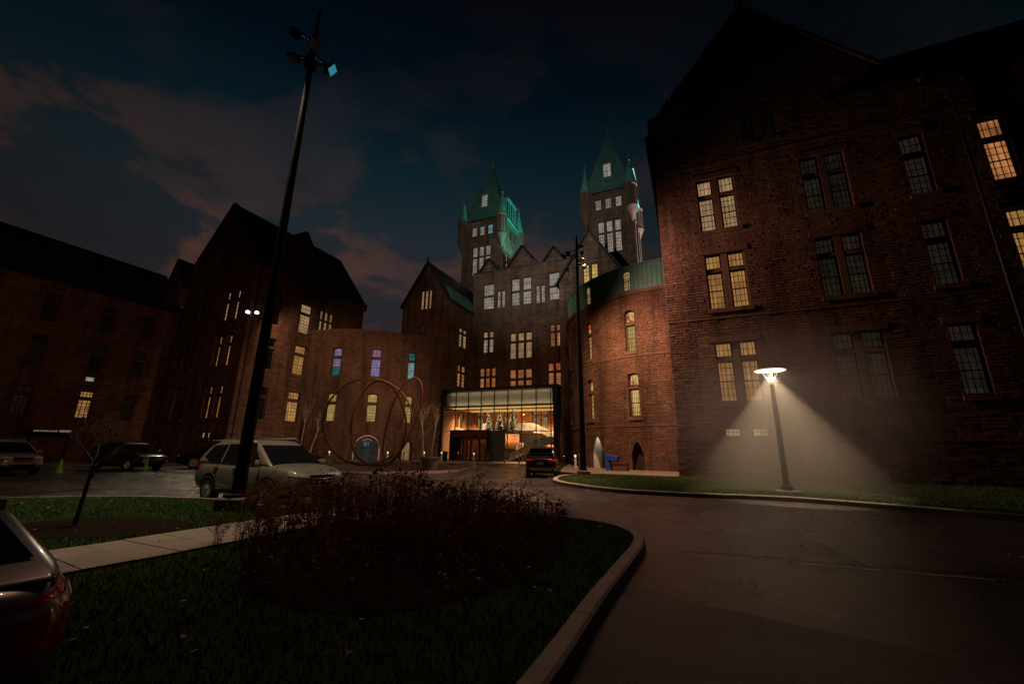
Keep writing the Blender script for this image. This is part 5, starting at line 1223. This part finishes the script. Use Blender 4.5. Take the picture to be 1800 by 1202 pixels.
# ------------------------------------------------------------------ planting bed, grass, leaves
def perennial(seed, leafy):
    rnd = random.Random(seed); st = MB(); hd = MB(); lf = MB()
    for k in range(9 if not leafy else 7):
        a = rnd.uniform(0, 6.28); rr = rnd.random()*.14; b = Vector((rr*math.cos(a), rr*math.sin(a), 0)); ht = rnd.uniform(.55, 1.0); t = b+Vector((math.cos(a)*rnd.uniform(.02, .22), math.sin(a)*rnd.uniform(.02, .22), ht)); m_ = (b+t)/2+Vector((rnd.gauss(0, .03), rnd.gauss(0, .03), 0))
        st.tube([tuple(b), tuple(m_), tuple(t)], [.007, .006, .004], 4)
        if not leafy:
            e = rnd.uniform(.026, .048); hd.lathe([(.004, -e), (e*.8, -e*.6), (e, 0), (e*.7, e*.7), (.004, e)], 7, tuple(t))
        tips = []
        for j in range(4 if leafy else 1): grow(st, tuple(b.lerp(t, rnd.uniform(.35, .9))), (math.cos(a+rnd.gauss(0, 1)), math.sin(a+rnd.gauss(0, 1)), rnd.uniform(.4, 1.2)), ht*.30, .004, 1, rnd, .5, .0022, tips)
        pts_ = [p for p, _ in tips]+[tuple(b.lerp(t, rnd.uniform(.04, .85))) for _ in range(15 if not leafy else 8)]
        for p in pts_:
            for _ in range(2 if leafy else 1):
                c = Vector(p)+Vector((rnd.gauss(0, .03), rnd.gauss(0, .03), rnd.gauss(0, .02))); aa = Vector((rnd.gauss(0, 1), rnd.gauss(0, 1), rnd.gauss(-.2, .8))).normalized()*rnd.uniform(.02, .038); bb = aa.orthogonal().normalized()*aa.length*.5
                lf.add([tuple(c-aa), tuple(c-bb), tuple(c+aa), tuple(c+bb)], [(0, 1, 2), (0, 2, 3)])
    out = [('stems', st.mesh('stems'), 'dry_stem'), ('leaves', lf.mesh('leaves'), 'dry_leaf')]
    if not leafy: out.append(('seed_heads', hd.mesh('seed_heads', True), 'seed_head'))
    for nm, me, mt in out: me.materials.append(M[mt])
    return out
VAR = [perennial(100+k, False) for k in range(5)]; VLF = [perennial(200+k, True) for k in range(4)]
def plant(x, y, sc, var, name, label, group, rz, z_=.115):
    o = root(name, label, 'plant', (x, y, z_), rz, group); o.scale = (sc*.88, sc*.88, sc*random.choice((.76, .82, .88, 1.08)))
    for nm, me, _ in var: c = bpy.data.objects.new(nm, me); COL.objects.link(c); c.parent = o; c['kind'] = 'stuff'
rn = random.Random(17); placed = []
LB1 = 'brown dried perennial with round dark seed heads in the kerbside planting bed'; LB2 = 'thin leafy dry shrub among the perennials in the planting bed'
tries = 0
while len(placed) < 150 and tries < 9000:
    tries += 1; x, y = rn.uniform(-4.2, 1.4), rn.uniform(4.2, 9.7)
    if not inside((x, y), BED) or any(math.hypot(x-a, y-b) < .30 for a, b in placed): continue
    placed.append((x, y)); sc = rn.uniform(.60, .92)*(.75+.25*min(1, (y-5)/3))
    leafy = rn.random() < (.55 if x < -2.3 else .22)
    if x > .2: sc *= .80
    if y < 6.8: sc *= .55+.45*max(0, (y-4.2)/2.6)
    plant(x, y, sc*(1.15 if leafy else 1), rn.choice(VLF if leafy else VAR), 'dry_shrub' if leafy else 'dried_perennial', LB2 if leafy else LB1, 'leafy shrubs in the planting bed' if leafy else 'dried perennials in the planting bed', rn.uniform(0, 6.28))
for x, y, sc in ((-4.05, 7.1, .75), (-3.8, 7.7, .85), (-5.2, 9.4, .8), (-4.9, 9.9, .85), (-5.5, 9.9, .9), (-5.6, 9.2, .7), (-4.4, 10.0, .9), (-2.2, 9.9, 1.1), (-.9, 9.75, 1.05), (-1.6, 9.8, 1.0), (-4.3, 6.6, .6), (-3.9, 6.5, .7), (-3.7, 7.1, .8), (-4.1, 7.6, .7), (-5.0, 8.9, .7), (-4.6, 9.6, .85), (-3.9, 9.9, .9), (-3.4, 10.0, .95), (-2.8, 9.95, 1.0)):
    plant(x, y, sc, rn.choice(VLF), 'dry_shrub', 'thin leafy dry shrub by the path and the thick light pole', 'leafy shrubs by the path', rn.uniform(0, 6.28))
def grass(name, poly, bb, n, hr, excl=(), seed=1, wd=.006):
    rn = random.Random(seed); mb = MB(); vs = []; fs = []
    path = [Vector(p) for p in cl]
    k = 0; t = 0
    while k < n and t < n*6:
        t += 1; x, y = rn.uniform(bb[0], bb[1]), rn.uniform(bb[2], bb[3])
        if not inside((x, y), poly) or any(inside((x, y), e) for e in excl): continue
        if name == 'grass' and min(math.hypot(x-p.x, y-p.y) for p in path) < .80: continue
        h_ = rn.uniform(*hr); a = rn.uniform(0, 6.28); dx, dy = math.cos(a)*wd, math.sin(a)*wd; lx, ly = rn.gauss(0, h_*.45), rn.gauss(0, h_*.45); i = len(vs)
        vs += [(x-dx, y-dy, .112), (x+dx, y+dy, .112), (x+lx, y+ly, .115+h_)]; fs.append((i, i+1, i+2)); k += 1
    mb.v, mb.f, mb.t = vs, fs, [.5]*len(fs); return tag(mb.obj(name, M['grass_blade']), 'short green lawn grass', 'grass', kind='stuff')
grass('grass', ISL_IN, (-14, 2.2, 1.8, 12.2), 42000, (.03, .075), (BED, TBED), 3)
grass('side_grass', RLAWN, (2.2, 22, 6, 25.9), 26000, (.03, .08), (), 4, .010)
def leaves(name, n, regions, seed):
    rn = random.Random(seed); mb = MB(); k = 0
    while k < n:
        poly, bb, z_ = rn.choice(regions); x, y = rn.uniform(bb[0], bb[1]), rn.uniform(bb[2], bb[3])
        if poly and not inside((x, y), poly): continue
        s_ = rn.uniform(.018, .040); a = rn.uniform(0, 6.28); c, d = math.cos(a)*s_, math.sin(a)*s_; u = rn.uniform(.0, .03)
        mb.add([(x-c, y-d, z_), (x+d*.6, y-c*.6, z_+u), (x+c, y+d, z_+.01), (x-d*.6, y+c*.6, z_+u*.5)], [(0, 1, 2), (0, 2, 3)]); k += 1
    return tag(mb.obj(name, M['fallen_leaf']), 'scattered fallen brown leaves', 'leaves', kind='stuff')
leaves('fallen_leaves', 900, [(None, (-.6, .6, 2.6, 2.61), .012)]*0+[(ISL_IN, (-12, 2.2, 2, 12), .165), (RLAWN, (2.2, 18, 8, 25), .17), (None, (-18, -6, 13, 22), .012), (None, (2.5, 12, 5, 13.5), .012), (BED, (-4, 1.4, 5, 9.6), .135)], 8)
